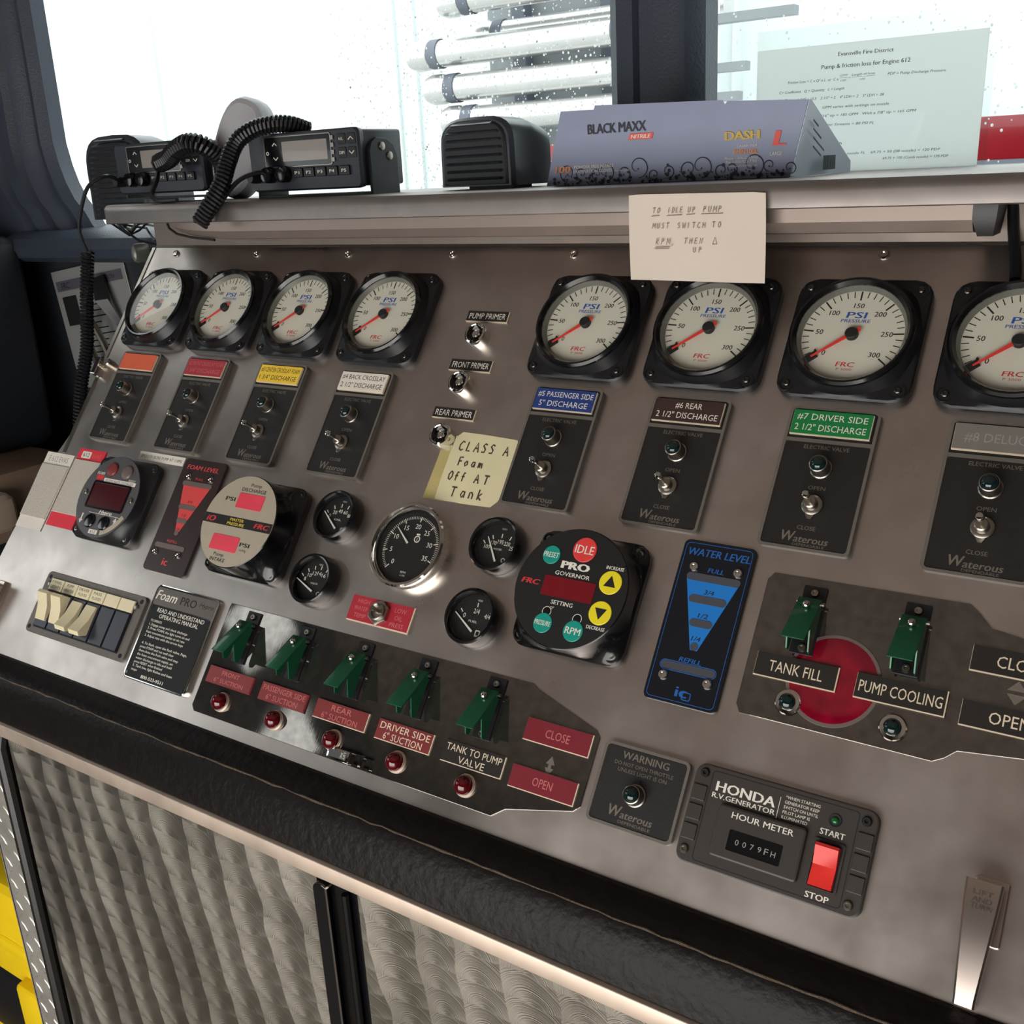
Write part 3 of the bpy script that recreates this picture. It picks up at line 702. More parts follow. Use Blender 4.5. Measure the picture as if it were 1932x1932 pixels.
on_note(hand('UP', 141, -47, 4.2, 5)); on_note([[(106, -42.8), (120, -42.4)], [(106, -44), (119, -43.8)]])
mb.build('handwriting', 'ink_pencil', nt)

# ================================================================== pressure gauges
GU = [-563.5, -443.8, -324.1, -204.4, 35.0, 154.7, 274.4, 394.1]
ORD = ['leftmost', 'second', 'third', 'fourth', 'fifth', 'sixth', 'seventh', 'eighth']
GL = ['white-faced pressure gauge above the orange-labelled switch plate', 'white-faced pressure gauge above the red-labelled switch plate', 'white-faced pressure gauge above the yellow-labelled switch plate',
      'white-faced pressure gauge above the white-labelled switch plate, left of the primer buttons', 'white-faced pressure gauge above the blue-labelled switch plate', 'white-faced pressure gauge half tucked under the hanging paper note',
      'white-faced pressure gauge above the green-labelled switch plate', 'white-faced pressure gauge under the lower end of the black cable']
def gang(p): return R(219 - 258 * p / 300)
def make_gauge():
    g = pthing('pressure_gauge', GL[0], 'pressure gauge', GU[0], 61, 'pressure gauges in the top row')
    sq = rsq(105, 107, 15)
    def ringat(r): return [(r * math.cos(math.atan2(y, x)), r * math.sin(math.atan2(y, x))) for x, y in sq]
    mb = MB(); q1 = inset(sq, 1.5)
    cr = ringat(50.5)
    mid = [((a[0] * .25 + b[0] * .75), (a[1] * .25 + b[1] * .75)) for a, b in zip(q1, cr)]
    mb.loft([[(x, y, 0) for x, y in sq], [(x, y, 6.5) for x, y in sq], [(x, y, 8) for x, y in q1], [(x, y, 9) for x, y in mid], [(x, y, 17.5) for x, y in ringat(48.5)], [(x, y, 17.5) for x, y in ringat(43)], [(x, y, 9) for x, y in ringat(43)]], cap1=False)
    mb.build('housing', 'black', g)
    MB().lathe([(48.3, 17), (48.0, 19.5), (46.2, 21.6), (44.4, 21.4), (42.0, 18.2), (41.6, 13.5), (43, 13.0)], n=56, cap0=False, cap1=False).build('bezel', 'black_gloss', g)
    MB().lathe([(42.0, 17.2), (39.4, 12.4)], n=56, cap0=False, cap1=False).build('inner_ring', 'ring_grey', g)
    MB().lathe([(42.2, 11.0), (42.2, 12.0)], n=56).build('dial', 'dial', g)
    mb = MB()
    for p in range(0, 301, 10):
        a = gang(p); c, s = math.cos(a), math.sin(a)
        r0, w = (31.0, 0.62) if p % 50 == 0 else (33.6, 0.36)
        mb.prism([(r0 * c - w * s, r0 * s + w * c), (r0 * c + w * s, r0 * s - w * c), (39 * c + w * s, 39 * s - w * c), (39 * c - w * s, 39 * s + w * c)], 12.0, 12.15)
    mb.build('scale_marks', 'ink', g)
    mb = MB()
    for p in range(0, 301, 50):
        a = gang(p); mb.text(str(p), 26.2 * math.cos(a) + (1.5 if p == 0 else 0), 26.2 * math.sin(a), 12.12, 4.3, None, bold=0.014, shear=0.1)
    mb.build('numerals', 'ink', g)
    MB().text('PSI', 0, 17.8, 12.12, 5.4, 16, bold=0.02, shear=0.1).text('PRESSURE', 0, 12.6, 12.12, 2.9, 23, bold=0.012, shear=0.1).build('unit_lettering', 'ink_blue', g)
    MB().text('FRC', 0, -25.8, 12.12, 4, 14.5, bold=0.02, shear=0.15).text('P 3000', 0, -30.2, 12.12, 2, 12).build('maker_lettering', 'ink_red', g)
    a = gang(0); X = Matrix.Rotation(a, 4, 'Z')
    MB().prism([(-8, -1.9), (-7.4, 1.9), (35, 0.7), (35, -0.7)], 14.6, 15.2, X=X).build('needle', 'needle', g)
    MB().lathe([(5, 12), (5, 16.2), (4.2, 17)], n=24).prism([(30.5, -3.4), (39, -3.6), (39, 2.2), (30.5, 2.0)], 12.0, 14.0, X=X).prism([(28.8, -4.6), (30.4, -4.4), (30.4, -3.2), (28.8, -3.2)], 12, 14, X=X).build('needle_hub', 'black_flat', g)
    MB().lathe([(41.8, 18.0), (41.8, 18.3)], n=48).build('glass', M['lens'], g)
    for sx in (-1, 1):
        for sy in (-1, 1):
            s = MB().lathe([(6.8, 7.9), (6.5, 8.6), (5.4, 8.6), (5.0, 8.05)], (sx * 43, sy * 43.5), 18, cap1=True).build('screw', 'black_gloss', g)
            MB().lathe([(2.9, 8.1), (2.8, 9.6), (2.1, 10.2), (1.3, 10.2), (1.2, 9.2)], (sx * 43, sy * 43.5), 12).build('screw_head', 'gunmetal', s)
    return g
g0 = make_gauge()
for i in range(1, 8): dup(g0, GL[i], pw(GU[i], 61))

# ================================================================== electric valve switch plates
VL = [('orange', ['', ''], 'ink'), ('red', ['#2 FRONT CROSSLAY FOAM', '1 3/4" DISCHARGE'], 'faint_red'), ('yellow', ['#3 CENTER CROSSLAY FOAM', '1 3/4" DISCHARGE'], 'ink'),
      ('white', ['#4 BACK CROSSLAY', '2 1/2" DISCHARGE'], 'ink'), ('blue', ['#5 PASSENGER SIDE', '5" DISCHARGE'], 'ink_white'), ('brown', ['#6 REAR', '2 1/2" DISCHARGE'], 'ink_white'),
      ('green', ['#7 DRIVER SIDE', '2 1/2" DISCHARGE'], 'ink_white'), ('grey', ['#8 DELUGE', ''], 'faint_grey')]
def make_valve():
    g = pthing('valve_switch', 'black valve switch plate with a blank orange label', 'switch plate', GU[0], 0, 'valve switch plates under the pressure gauges')
    out = rrect(0, -59, 70, 118, 4.5)
    MB().prism(out, 0, 4.2, 0.8).frame(rrect(0, -59, 70, 118, 4.5), rrect(0, -59, 65.4, 113.4, 2.6), 4, 5.4).build('frame', 'valve_frame', g)
    MB().prism(rrect(0, -73, 65, 86, 2), 4.1, 4.7, 0.2).build('face', 'valve_face', g)
    MB().prism(rrect(0, -14.5, 65, 24, 1), 4.1, 4.5).build('label_recess', 'black_flat', g)
    MB().prism([(-34, -27), (34, -27), (34, -30), (-34, -30)], 4.1, 5.3).build('divider', 'valve_frame', g)
    MB().text('ELECTRIC VALVE', 0, -33.6, 4.75, 3.2, 35, bold=0.01).text('OPEN', 0, -67, 4.75, 3.2, 13, bold=0.01).text('CLOSE', -0.5, -99.8, 4.75, 3.2, 14, bold=0.01) \
        .text('W', -12.6, -107.4, 4.75, 8, 10.5, bold=0.02, shear=0.15).text('aterous', 5, -108.8, 4.75, 5.6, 26, bold=0.02, shear=0.15).text('DEPENDABLE', 4, -113.6, 4.75, 2.1, 24).build('lettering', 'emboss', g)
    l = MB().lathe([(8.6, 4.6), (8.4, 6.2), (7.6, 6.8), (7.2, 15), (6.9, 16.4), (6.2, 16.8), (5.6, 16.0)], (0, -51.2), 24, cap1=True).build('pilot_lamp', 'steel', g)
    MB().dome((0, -51.2), 5.9, 16.0, 4.4).build('lens', 'lamp_green', l)
    t = MB().lathe([(8.2, 4.6), (8.0, 6.4), (6.6, 7.2), (5.2, 7.4), (5.0, 13.2), (4.0, 14.0)], (0, -81.3), 22).prism([(-4.5, -87), (4.5, -87), (1.6, -92.4), (-1.6, -92.4)], 4.6, 6.2, 0.4).build('toggle', 'steel', g)
    MB().lathe([(1.5, 12), (1.9, 20), (2.6, 24.4), (3.3, 27), (3.3, 28), (2.4, 29.8), (1.2, 30.4)], (0, -81.3), 14).build('bat_lever', 'chrome', t)
    return g
def valve_label(root, k):
    c, tx, ink = VL[k]
    MB().prism([(-31.3, -4), (30.4, -4), (30.4, -24.5), (-31.3, -24.5)], 4.5, 6.4).build('label_core', 'core', root)
    a = MB().prism([(-31.0, -3.8), (29.8, -3.8), (29.8, -23.8), (-31.0, -23.8)], 6.3, 7.0).build('name_label', 'tag_' + c, root)
    a['label'] = c + ' engraved label'
    if tx[0]:
        mb = MB(); n0 = len(tx[0])
        w0 = min(57, 5.2 * n0 * 0.75) if n0 > 9 else 24
        if tx[1]:
            mb.text(tx[0], -0.6, -9.2, 7.06, 5.2, w0, bold=0.005).text(tx[1], -0.6, -18.2, 7.06, 5.4, 55 if len(tx[1]) > 12 else 50, bold=0.005)
        else: mb.text(tx[0], -0.6, -14, 7.06, 7, 46)
        mb.build('label_lettering', ink, a)
VN = ['black valve switch plate with a blank orange label', 'black valve switch plate with a red label', 'black valve switch plate with a yellow center crosslay label', 'black valve switch plate with a white back crosslay label',
      'black valve switch plate with a blue passenger side label', 'black valve switch plate with a dark brown rear label', 'black valve switch plate with a green driver side label', 'black valve switch plate with a worn grey label']
v0 = make_valve()
vs_ = [v0] + [dup(v0, VN[i], pw(GU[i], 0)) for i in range(1, 8)]
for i, v in enumerate(vs_): valve_label(v, i)

# ================================================================== primer buttons
def plaque(name, label, cat, u0, v0, u1, v1, color, lines, ink, group, hh=None, z=0.0, sizes=None, core='core', wide=None):
    """two-layer engraved nameplate, corners in panel millimetres"""
    cu, cv = (u0 + u1) / 2, (v0 + v1) / 2; w, h = u1 - u0, v1 - v0
    g = pthing(name, label, cat, cu, cv, group, z)
    MB().prism([(-w / 2, -h / 2), (w / 2, -h / 2), (w / 2, h / 2), (-w / 2, h / 2)], 0, 1.4).build('core_layer', core, g)
    MB().prism([(-w / 2 + .3, -h / 2 + .8), (w / 2 - .9, -h / 2 + .8), (w / 2 - .9, h / 2 - .1), (-w / 2 + .3, h / 2 - .1)], 1.3, 1.9).build('face', color, g)
    mb = MB(); n = len(lines)
    for k, t in enumerate(lines):
        if not t: continue
        hh_ = (hh or h * 0.62 / n)
        y = 0.2 if n == 1 else (h * 0.23 if k == 0 else -h * 0.23)
        ww = (wide[k] if wide else None)
        mb.text(t, 0, y, 1.95, hh_, ww, bold=0.004)
    if any(lines): mb.build('lettering', ink, g)
    else: mb.bm.free()
    return g
PG = 'engraved primer nameplates'
for k, (n, va, vb) in enumerate((('PUMP PRIMER', 63.9, 75.6), ('FRONT PRIMER', 9.7, 21.8), ('REAR PRIMER', -41.6, -30.2))):
    plaque('nameplate', 'small black nameplate reading %s above a chrome push button' % n.lower(), 'nameplate', -108, va, -59, vb, 'tag_black', [n], 'ink_white', PG, 6.2, wide=[43])
b0 = pthing('primer_button', 'chrome push button under the pump primer nameplate', 'push button', -84.4, 46.2, 'primer push buttons')
MB().lathe([(11.6, 0), (11.6, 9.5), (11.0, 11.4), (9.6, 12.2), (8.9, 11.6), (8.5, 6.2), (4.6, 6.0)], n=32, cap1=True).build('collar', 'chrome', b0)
MB().lathe([(8.4, 5.6), (8.2, 6.6), (5.0, 6.8)], n=28).build('recess', 'black_gloss', b0)
MB().prism(circle(0, 0, 4.6, 6), 6.4, 9.6, 0.6).lathe([(3.2, 9.4), (3.0, 10.6), (1.0, 11)], n=16).build('plunger', 'chrome', b0)
dup(b0, 'chrome push button under the front primer nameplate', pw(-84.4, -6)); dup(b0, 'chrome push button under the rear primer nameplate, beside the yellow note', pw(-84.4, -62))

# yellow note and old tape
tp = tag(MB().prism([(-85, -70), (-58, -68), (-55, -123), (-87, -124)], 0, 0.25).build('tape_piece', 'tape'), 'piece of old yellowed tape stuck behind the handwritten foam note', 'tape')
tp.location = pw(0, 0); tp.rotation_euler = (PAN, 0, 0)
yn = pthing('sticky_note', 'yellowed handwritten foam reminder taped left of the blue-labelled switch plate', 'note', 0, 0)
mb = MB(); pts_ = [(-72.5, -58), (-70.5, -57.5), (-66, -53.2), (-40, -53.6), (-10, -54.8), (-4, -55.2), (-2.6, -58.5), (-0.8, -59.5), (-2.6, -95), (-3.4, -114), (-4, -116), (-10, -122.4), (-40, -123.2), (-73, -122.6), (-73.6, -100)]
mb.prism(pts_, 0.3, 0.7).build('page', 'note_yellow', yn)
mb = MB()
mb.strokes(hand('CLASS', -65, -72, 9.5, 8.6, .05) + hand('A', -14.5, -72, 9, 8), 0.75, 1.0)
mb.strokes(hand('F', -60, -87, 8.5, 8) + hand('oam', -53, -87, 8.5, 8), 0.75, 1.0)
mb.strokes(hand('Off', -66, -102, 8.5, 7.5) + hand('AT', -36, -102, 8.5, 10.5), 0.75, 1.0)
mb.strokes(hand('T', -57, -118, 9.5, 8) + hand('ank', -46, -117.5, 10, 9.5), 0.75, 1.0)
mb.build('handwriting', 'ink_marker', yn)

# ================================================================== round engine gauges
def small_gauge(label, u, v, ticks, nums, word, piv, tip, grp, a0, a1):
    g = pthing('engine_gauge', label, 'gauge', u, v, grp)
    MB().lathe([(25.8, 0), (26.2, 3), (25.6, 9), (24.9, 13.4), (23.6, 14.8), (22.0, 14.4), (21.2, 11.5), (21.0, 8)], n=44, cap1=False).build('bezel', 'black_gloss', g)
    MB().lathe([(21.4, 4.0), (21.4, 6.0)], n=40).build('dial', 'dial_black', g)
    mb = MB()
    n = len(nums)
    for k, t in enumerate(nums):
        a = R(a0 + (a1 - a0) * k / (n - 1))
        c, s = math.cos(a), math.sin(a)
        px, py = piv[0] + 18.5 * c, piv[1] + 18.5 * s
        mb.text(t, px, py, 6.1, 4.3 if n < 4 else 3.7, min(2.5 * len(t), 6.0), bold=0.004)
        for r0, r1, w in ((22.2, 26, 0.45),):
            mb.prism([(piv[0] + r0 * c - w * s, piv[1] + r0 * s + w * c), (piv[0] + r0 * c + w * s, piv[1] + r0 * s - w * c), (piv[0] + r1 * c + w * s, piv[1] + r1 * s - w * c), (piv[0] + r1 * c - w * s, piv[1] + r1 * s + w * c)], 6, 6.12)
    mb.text(word, 1, -3, 6.1, 1.8, 9).text('VDO', 2, 16, 6.1, 1.6, 5)
    if word == 'FUEL': mb.frame(rrect(9, -12.5, 5, 6, 1), rrect(9, -12.2, 3, 3.4, .6), 6, 6.15)
    else: mb.frame(circle(10, -12, 2.2, 12), circle(10, -12, 1.4, 12), 6, 6.15)
    mb.build('markings', 'ink_white', g)
    d = Vector(tip) - Vector(piv); L_ = d.length; X = Matrix.Translation((piv[0], piv[1], 0)) @ Matrix.Rotation(math.atan2(d.y, d.x), 4, 'Z')
    MB().prism([(0, -0.95), (L_, -0.4), (L_, 0.4), (0, 0.95)], 7.4, 8.0, X=X).build('needle', 'needle_white', g)
    MB().lathe([(20.9, 11.0), (20.9, 11.2)], n=32).build('glass', M['lens'], g)
    return g
EG = 'small black engine gauges'
small_gauge('small round black oil gauge numbered 0 to 80, upper one left of the tachometer', -173.5, -158, 4, ['0', '20', '40', '60', '80'], 'OIL', (3, -12.5), (-17.5, 3), EG, 138, 55)
small_gauge('small round black voltmeter numbered 8 to 16, lower one left of the tachometer', -174, -224, 5, ['8', '10', '12', '14', '16'], 'VOLTS', (3, -11), (-20.5, -1.5), EG, 144, 70)
small_gauge('small round black water temperature gauge beside the pump governor, upper one', 14, -157.5, 5, ['100', '170', '195', '220', '250'], 'WATER', (3.5, -14.5), (-11, 6.5), EG, 138, 50)
small_gauge('small round black fuel gauge beside the pump governor, lower one', 13, -224.3, 3, ['0', '2/4', '4/4'], 'FUEL', (4, -12), (-18, 1.8), EG, 136, 58)
tg = pthing('tachometer', 'large round chrome-rimmed black tachometer in the middle of the panel', 'gauge', -78.5, -173.2)
MB().lathe([(39.5, 0), (40.0, 5), (41.2, 9), (41.0, 12), (39.6, 13.8), (37.4, 13.6), (35.4, 10.6), (35.0, 9)], n=64, cap1=False).build('chrome_rim', 'chrome', tg)
MB().lathe([(35.6, 4), (35.6, 6)], n=56).build('dial', 'dial_black', tg)
mb = MB(); tc = (1.5, -1.0)
for k in range(8):
    a = R(228 - 35.5 * k); mb.text(str(5 * k), tc[0] + 21 * math.cos(a), tc[1] + 21 * math.sin(a), 6.1, 4.6, None, bold=0.004)
for k in range(71):
    a = R(228 - 3.55 * k); c, s = math.cos(a), math.sin(a); r0, w = (25.5, .5) if k % 10 == 0 else (28, .22)
    mb.prism([(tc[0] + r0 * c - w * s, tc[1] + r0 * s + w * c), (tc[0] + r0 * c + w * s, tc[1] + r0 * s - w * c), (tc[0] + 30.5 * c + w * s, tc[1] + 30.5 * s - w * c), (tc[0] + 30.5 * c - w * s, tc[1] + 30.5 * s + w * c)], 6, 6.12)
mb.frame(circle(6, 8, 3.4, 14), circle(6, 8, 2.4, 14), 6, 6.12).prism(rrect(6, 12.6, 4, 1.4, .3), 6, 6.12).text('2', 6, 8, 6.1, 2.4).text('RPM', 3, -25, 6.1, 2, 6).text('x100', 3, -28, 6.1, 1.6, 6)
mb.build('markings', 'ink_white', tg)
MB().prism([(3, -1), (24.5, -0.35), (24.5, 0.35), (3, 1)], 7.4, 8, X=Matrix.Translation((0.5, 0.5, 0)) @ Matrix.Rotation(R(141), 4, 'Z')).build('needle', 'needle_white', tg)
MB().lathe([(35.2, 10.4), (35.2, 10.6)], n=40).build('glass', M['lens'], tg)

# ================================================================== digital instruments
def housing(g, w, h, r, z_flange, z_face, rad, m_body='black_gloss', rim='chrome'):
    """square flanged case blending up into a round face"""
    sq = rsq(w, h, r)
    def ringat(q): return [(q * math.cos(math.atan2(y, x)), q * math.sin(math.atan2(y, x))) for x, y in sq]
    cr = ringat(rad)
    def mix(a, b, t): return [(p[0] * (1 - t) + q[0] * t, p[1] * (1 - t) + q[1] * t) for p, q in zip(a, b)]
    q1 = inset(sq, 1.5)
    mb = MB()
    rings = [[(x, y, 0) for x, y in sq], [(x, y, z_flange - 1.5) for x, y in sq], [(x, y, z_flange) for x, y in q1]]
    for t, zz in ((.35, .12), (.7, .45), (.92, .8), (1.0, .97)):
        rings.append([(x, y, z_flange + (z_face - z_flange) * zz) for x, y in mix(q1, cr, t)])
    rings.append([(x, y, z_face) for x, y in ringat(rad - 0.8)])
    mb.loft(rings); mb.build('housing', m_body, g)
    for sx in (-1, 1):
        for sy in (-1, 1):
            c = (sx * (w / 2 - 9), sy * (h / 2 - 9))
            s = MB().lathe([(6.2, z_flange - .5), (6.0, z_flange + 1.2), (4.9, z_flange + 1.2), (4.7, z_flange + .2)], c, 18).build('screw_well', 'black_flat', g)
            MB().lathe([(3, z_flange + .2), (2.8, z_flange + 1.6), (1.4, z_flange + 1.7), (1.2, z_flange + .7)], c, 12).build('screw', 'steel', s)

gv = pthing('pump_governor', 'black round-faced pump governor with red idle button and yellow arrow buttons', 'controller', 106.5, -186)
housing(gv, 104, 103, 14, 7, 26, 51)
MB().lathe([(50.2, 26), (50.2, 26.5)], n=64).build('faceplate', 'black_flat', gv)
Z = 26.5
def button(g, name, c, r, m, txt, w, h, z=Z, ink='ink_white', tri=0):
    b = MB().lathe([(r, z), (r, z + .5), (r - .5, z + .8)], c, 30).build(name, m, g)
    if tri:
        s = tri; MB().prism([(c[0] - 5.2, c[1] - 3.6 * s), (c[0] + 5.2, c[1] - 3.6 * s), (c[0], c[1] + 5.6 * s)][::s], z + .8, z + 1.0).build('arrow', 'ink', b)
    else: MB().text(txt, c[0], c[1], z + .85, h, w, bold=0.012).build('lettering', ink, b)
    return b
button(gv, 'idle_button', (3.5, 33.4), 10.6, 'btn_red', 'IDLE', 17, 7)
button(gv, 'preset_button', (-25, 24.5), 8, 'teal', 'PRESET', 14, 4.4)
button(gv, 'pressure_button', (-14.3, -32.4), 8.4, 'teal', 'PRESSURE', 14.6, 4)
button(gv, 'mode_button', (14.2, -33.6), 8.7, 'teal', 'RPM', 13.6, 5.6)
button(gv, 'increase_button', (33.9, 10.7), 9.8, 'btn_yellow', '', 0, 0, tri=1)
button(gv, 'decrease_button', (32.7, -14.9), 9.8, 'btn_yellow', '', 0, 0, tri=-1)
MB().prism(rrect(-1.2, -1.1, 47.5, 17, 1), Z, Z + .4).build('display', 'red_display', gv)
MB().text('PRO', -0.5, 18.4, Z + .1, 6.2, 25, bold=0.06).text('GOVERNOR', -1, 10.8, Z + .1, 3.4, 32, bold=0.012).text('SETTING', -2.8, -13.8, Z + .1, 3.4, 20, bold=0.012).text('INCREASE', 34.4, 22.8, Z + .1, 2.8, 15.5, bold=0.02) \
    .text('DECREASE', 32.3, -27.4, Z + .1, 2.8, 16, bold=0.02).frame(circle(-14, -22.4, 4.2, 18), circle(-14, -22.4, 3.7, 18), Z, Z + .15).frame(circle(14.5, -23.4, 4.2, 18), circle(14.5, -23.4, 3.7, 18), Z, Z + .15) \
    .tube([(-11, -20, Z + .1), (-8.5, -17.8, Z + .1), (-12, -18.2, Z + .1)], 0.25, 5).build('lettering', 'ink_white', gv)
MB().text('FRC', -36.8, -0.2, Z + .1, 4.4, 17, bold=0.05, shear=0.2).build('maker_lettering', 'ink_red', gv)
mb = MB().lathe([(3.5, Z), (3.5, Z + .1)], (-14, -22.4), 16).lathe([(3.5, Z), (3.5, Z + .1)], (14.5, -23.4), 16); mb.build('indicator_leds', 'black_gloss', gv)

ms = pthing('pressure_display', 'round champagne-faced master pressure display with two pink windows in a black case', 'display', -271, -188)
housing(ms, 106, 103, 14, 9, 34, 49)
Z = 34.6
MB().lathe([(48.2, 34), (48.2, 34.6)], n=64).build('faceplate', 'silver_face', ms)
band = [p for p in circle(0, -1.6, 48, 120) if abs(p[1] + 1.6) <= 5.2]
xr = math.sqrt(48 ** 2 - 5.2 ** 2)
MB().prism([(-xr, -6.6), (xr, -6.6), (47.9, -1.6), (xr, 3.4), (-xr, 3.4), (-47.9, -1.6)], Z, Z + .2).build('centre_band', 'ink', ms)
MB().prism(rrect(7, 21.4, 36, 16, 1.5), Z, Z + .5, .2).build('discharge_window', 'red_window', ms)
MB().prism(rrect(-6.3, -24.5, 38, 16, 1.5), Z, Z + .5, .2).build('intake_window', 'red_window', ms)
MB().text('Pump', 7.5, 39, Z + .1, 3.4, 14.5, bold=.01).text('DISCHARGE', 6.6, 33.4, Z + .1, 3.8, 34, bold=.015).text('PSI', -21, 21.3, Z + .1, 4, 13, bold=.03).text('PSI', 21.4, -22.6, Z + .1, 4, 13, bold=.03) \
    .text('-inHg', 21, -28, Z + .1, 2.4, 10).text('Pump', -8, -36.6, Z + .1, 3.4, 14, bold=.01).text('INTAKE', -7.6, -42, Z + .1, 3.8, 21, bold=.015).build('lettering', 'ink', ms)
MB().text('iO', -37, -1.8, Z + .3, 6, 12, bold=.04, shear=.2).text('FRC', 34.6, -1.4, Z + .3, 5, 20, bold=.04, shear=.2).build('red_lettering', 'ink_red', ms)
MB().text('MASTER', -1, 0.6, Z + .3, 3, 19, bold=.015).text('PRESSURE', -1, -3.8, Z + .3, 3, 24, bold=.015).build('yellow_lettering', 'ink_yellow', ms)

fp = pthing('foam_controller', 'dark grey round-faced foam controller with four oval buttons in a black case', 'controller', -500, -187)
housing(fp, 106, 101, 13, 7, 17.6, 49.5, 'black')
Z = 18.1
MB().lathe([(48.8, 17.5), (48.8, 18.1)], n=64).build('faceplate', 'grey_face', fp)
MB().frame(rrect(1, 0, 66, 33, 3), rrect(1, 0, 62, 28.5, 2), Z, Z + 1.0).build('display_frame', 'black_gloss', fp)
MB().prism(rrect(1, 0, 62, 28.5, 2), Z, Z + .4).build('display', 'dim_display', fp)
for c, m in (((-9.6, 32), 'foam_plate'), ((17, 31.4), 'pill_grey'), ((-12, -31), 'black_gloss'), ((13, -30.8), 'black_gloss')):
    o = MB().loft([[(c[0] + r * 8.6 * math.cos(a), c[1] + r * 8.2 * math.sin(a), Z + z) for a in [2 * math.pi * i / 24 for i in range(24)]] for r, z in ((1, 0), (1, 1.4), (.85, 2.4), (.5, 2.8))]).build('push_button', 'tag_maroon' if m == 'foam_plate' else m, fp)
for c in ((-39.6, .6), (41.4, .2)): screw('screw', c, 3.6, Z, 'steel', fp)
MB().prism(rrect(10, 18.9, 56, 4.6, .5), Z, Z + .2).prism(rrect(0, -42.4, 15, 5, .6), Z, Z + .2).build('paper_strip', 'tag_paper', fp)
MB().prism(rrect(-26, 20.6, 12, 6, .5), Z, Z + .2).build('red_flag', 'ink_red', fp)
MB().text('FLOW RATE TOTALIZE', 10, 18.9, Z + .25, 2.4, 48).text('612', 0, -42.4, Z + .25, 3.2, 9).build('strip_lettering', 'ink', fp)
mb = MB().text('FOAM', -27, 25.8, Z + .1, 3.4, 12, bold=.02).text('RESET', 30, 22.8, Z + .1, 2.4, 12).text('Hypro', 8, -18.4, Z + .1, 4, 22, bold=.03, shear=.25).prism([(-20, -21.4), (38, -21.4), (38, -20.9), (-20, -20.9)], Z, Z + .15)
for c, s in (((-29, -28.7), -1), ((28.9, -28.7), 1)):
    mb.prism([(c[0] - 1, c[1] - 5), (c[0] + 1, c[1] - 5), (c[0] + 1, c[1] + 5), (c[0] - 1, c[1] + 5)], Z, Z + .15).prism([(c[0] - 3.2, c[1] + 2.4 * s), (c[0] + 3.2, c[1] + 2.4 * s), (c[0], c[1] + 7 * s)][::s], Z, Z + .15)
mb.build('lettering', 'ink_white', fp)
arc = [(46.5 * math.cos(a), 46.5 * math.sin(a)) for a in [R(-74 + 48 * i / 12) for i in range(13)]] + [(40.5 * math.cos(a), 40.5 * math.sin(a)) for a in [R(-26 - 48 * i / 12) for i in range(13)]]
MB().prism(arc, Z, Z + .2).build('curved_label', 'silver_face', fp)

def level_gauge(name, label, u, v, w, h, plate, fill, pill, title, ink, lines, logo, line_m=None):
    """slim vertical tank level plate: coordinates relative to the plate's centre"""
    g = pthing(name, label, 'level gauge', u, v)
    MB().prism(rrect(0, 0, w, h, 5), 0, 3.4, .6).build('plate', plate, g)
    return g
fl = level_gauge('foam_level_gauge', 'narrow maroon foam level gauge with a red tapering bar', -384.5, -187.7, 66, 131, 'foam_plate', 0, 0, 0, 0, 0, 0)
MB().prism([(-20.6, 34), (22, 34.6), (0.6, -19.5), (-4.6, -19.5)], 3.4, 3.7).build('level_bar', 'foam_red', fl)
mb = MB()
for y, x0, x1 in ((36.5, -22, 22.5), (9.8, -13.6, 11.2), (-6.0, -8.4, 5.6), (-20.2, -4, 0.2), (-36.2, -26, 19)):
    mb.prism(rrect((x0 + x1) / 2, y, x1 - x0 + 2, 5.6, 2.8), 3.6, 4.0)
mb.build('led_windows', 'pill_grey', fl)
MB().text('FOAM LEVEL', -1, 55.6, 3.5, 5, 50, bold=.02, shear=.15).text('FULL', 0, 43, 3.5, 2.6, 12).text('REFILL', -3, -30, 3.5, 2.8, 16).text('ic', -2, -53, 3.5, 8, 8, bold=.03).build('red_lettering', 'foam_red', fl)
MB().text('3/4', 0, 16.4, 3.8, 3, 7).text('1/2', -1, 0.6, 3.8, 3, 6).text('1/4', -2, -15.6, 3.8, 3, 5).build('scale_lettering', 'ink', fl)
for c in ((-17.5, 44), (17.6, 44.4), (-23.2, -44.4), (13.8, -43.4)): screw('screw', c, 4.2, 3.4, 'chrome', fl)

wl = level_gauge('water_level_gauge', 'tall navy water level gauge with a bright blue tapering bar', 211.7, -187.7, 60, 131, 'water_plate', 0, 0, 0, 0, 0, 0)
MB().prism([(-20.8, 36), (23.6, 36.4), (3.6, -22), (-2.2, -22)], 3.4, 3.7).build('level_bar', 'water_blue', wl)
mb = MB()
for y, x0, x1 in ((35.6, -20.6, 23.6), (18.2, -14, 16.6), (-0.5, -8.4, 10.2), (-19.0, -2.6, 3.8), (-36.7, -21.8, 22.4)):
    mb.prism(rrect((x0 + x1) / 2, y, x1 - x0, 6.2, 3.1), 3.6, 4.0)
mb.build('led_windows', 'pill_slate', wl)
MB().text('WATER LEVEL', 1, 55.8, 3.5, 6, 51, bold=.02, shear=.15).text('FULL', 1.8, 42.4, 3.5, 3.6, 13, bold=.02, shear=.15).text('REFILL', 0.4, -30.4, 3.5, 3.6, 18, bold=.02, shear=.15) \
    .frame(rrect(0, 0, 55, 126, 3.6), rrect(0, 0, 54.2, 125.2, 3.2), 3.4, 3.6).frame(rrect(0.3, -36.7, 46, 8, 4), rrect(0.3, -36.7, 44.8, 6.8, 3.4), 3.4, 3.8).text('ic', 0, -55, 3.5, 8, 9, bold=.03).frame(rrect(4.6, -57.6, 7, 6.4, 1.4), rrect(4.6, -57.6, 5.6, 5, 1), 3.4, 3.6).build('blue_lettering', 'plate_blue', wl)
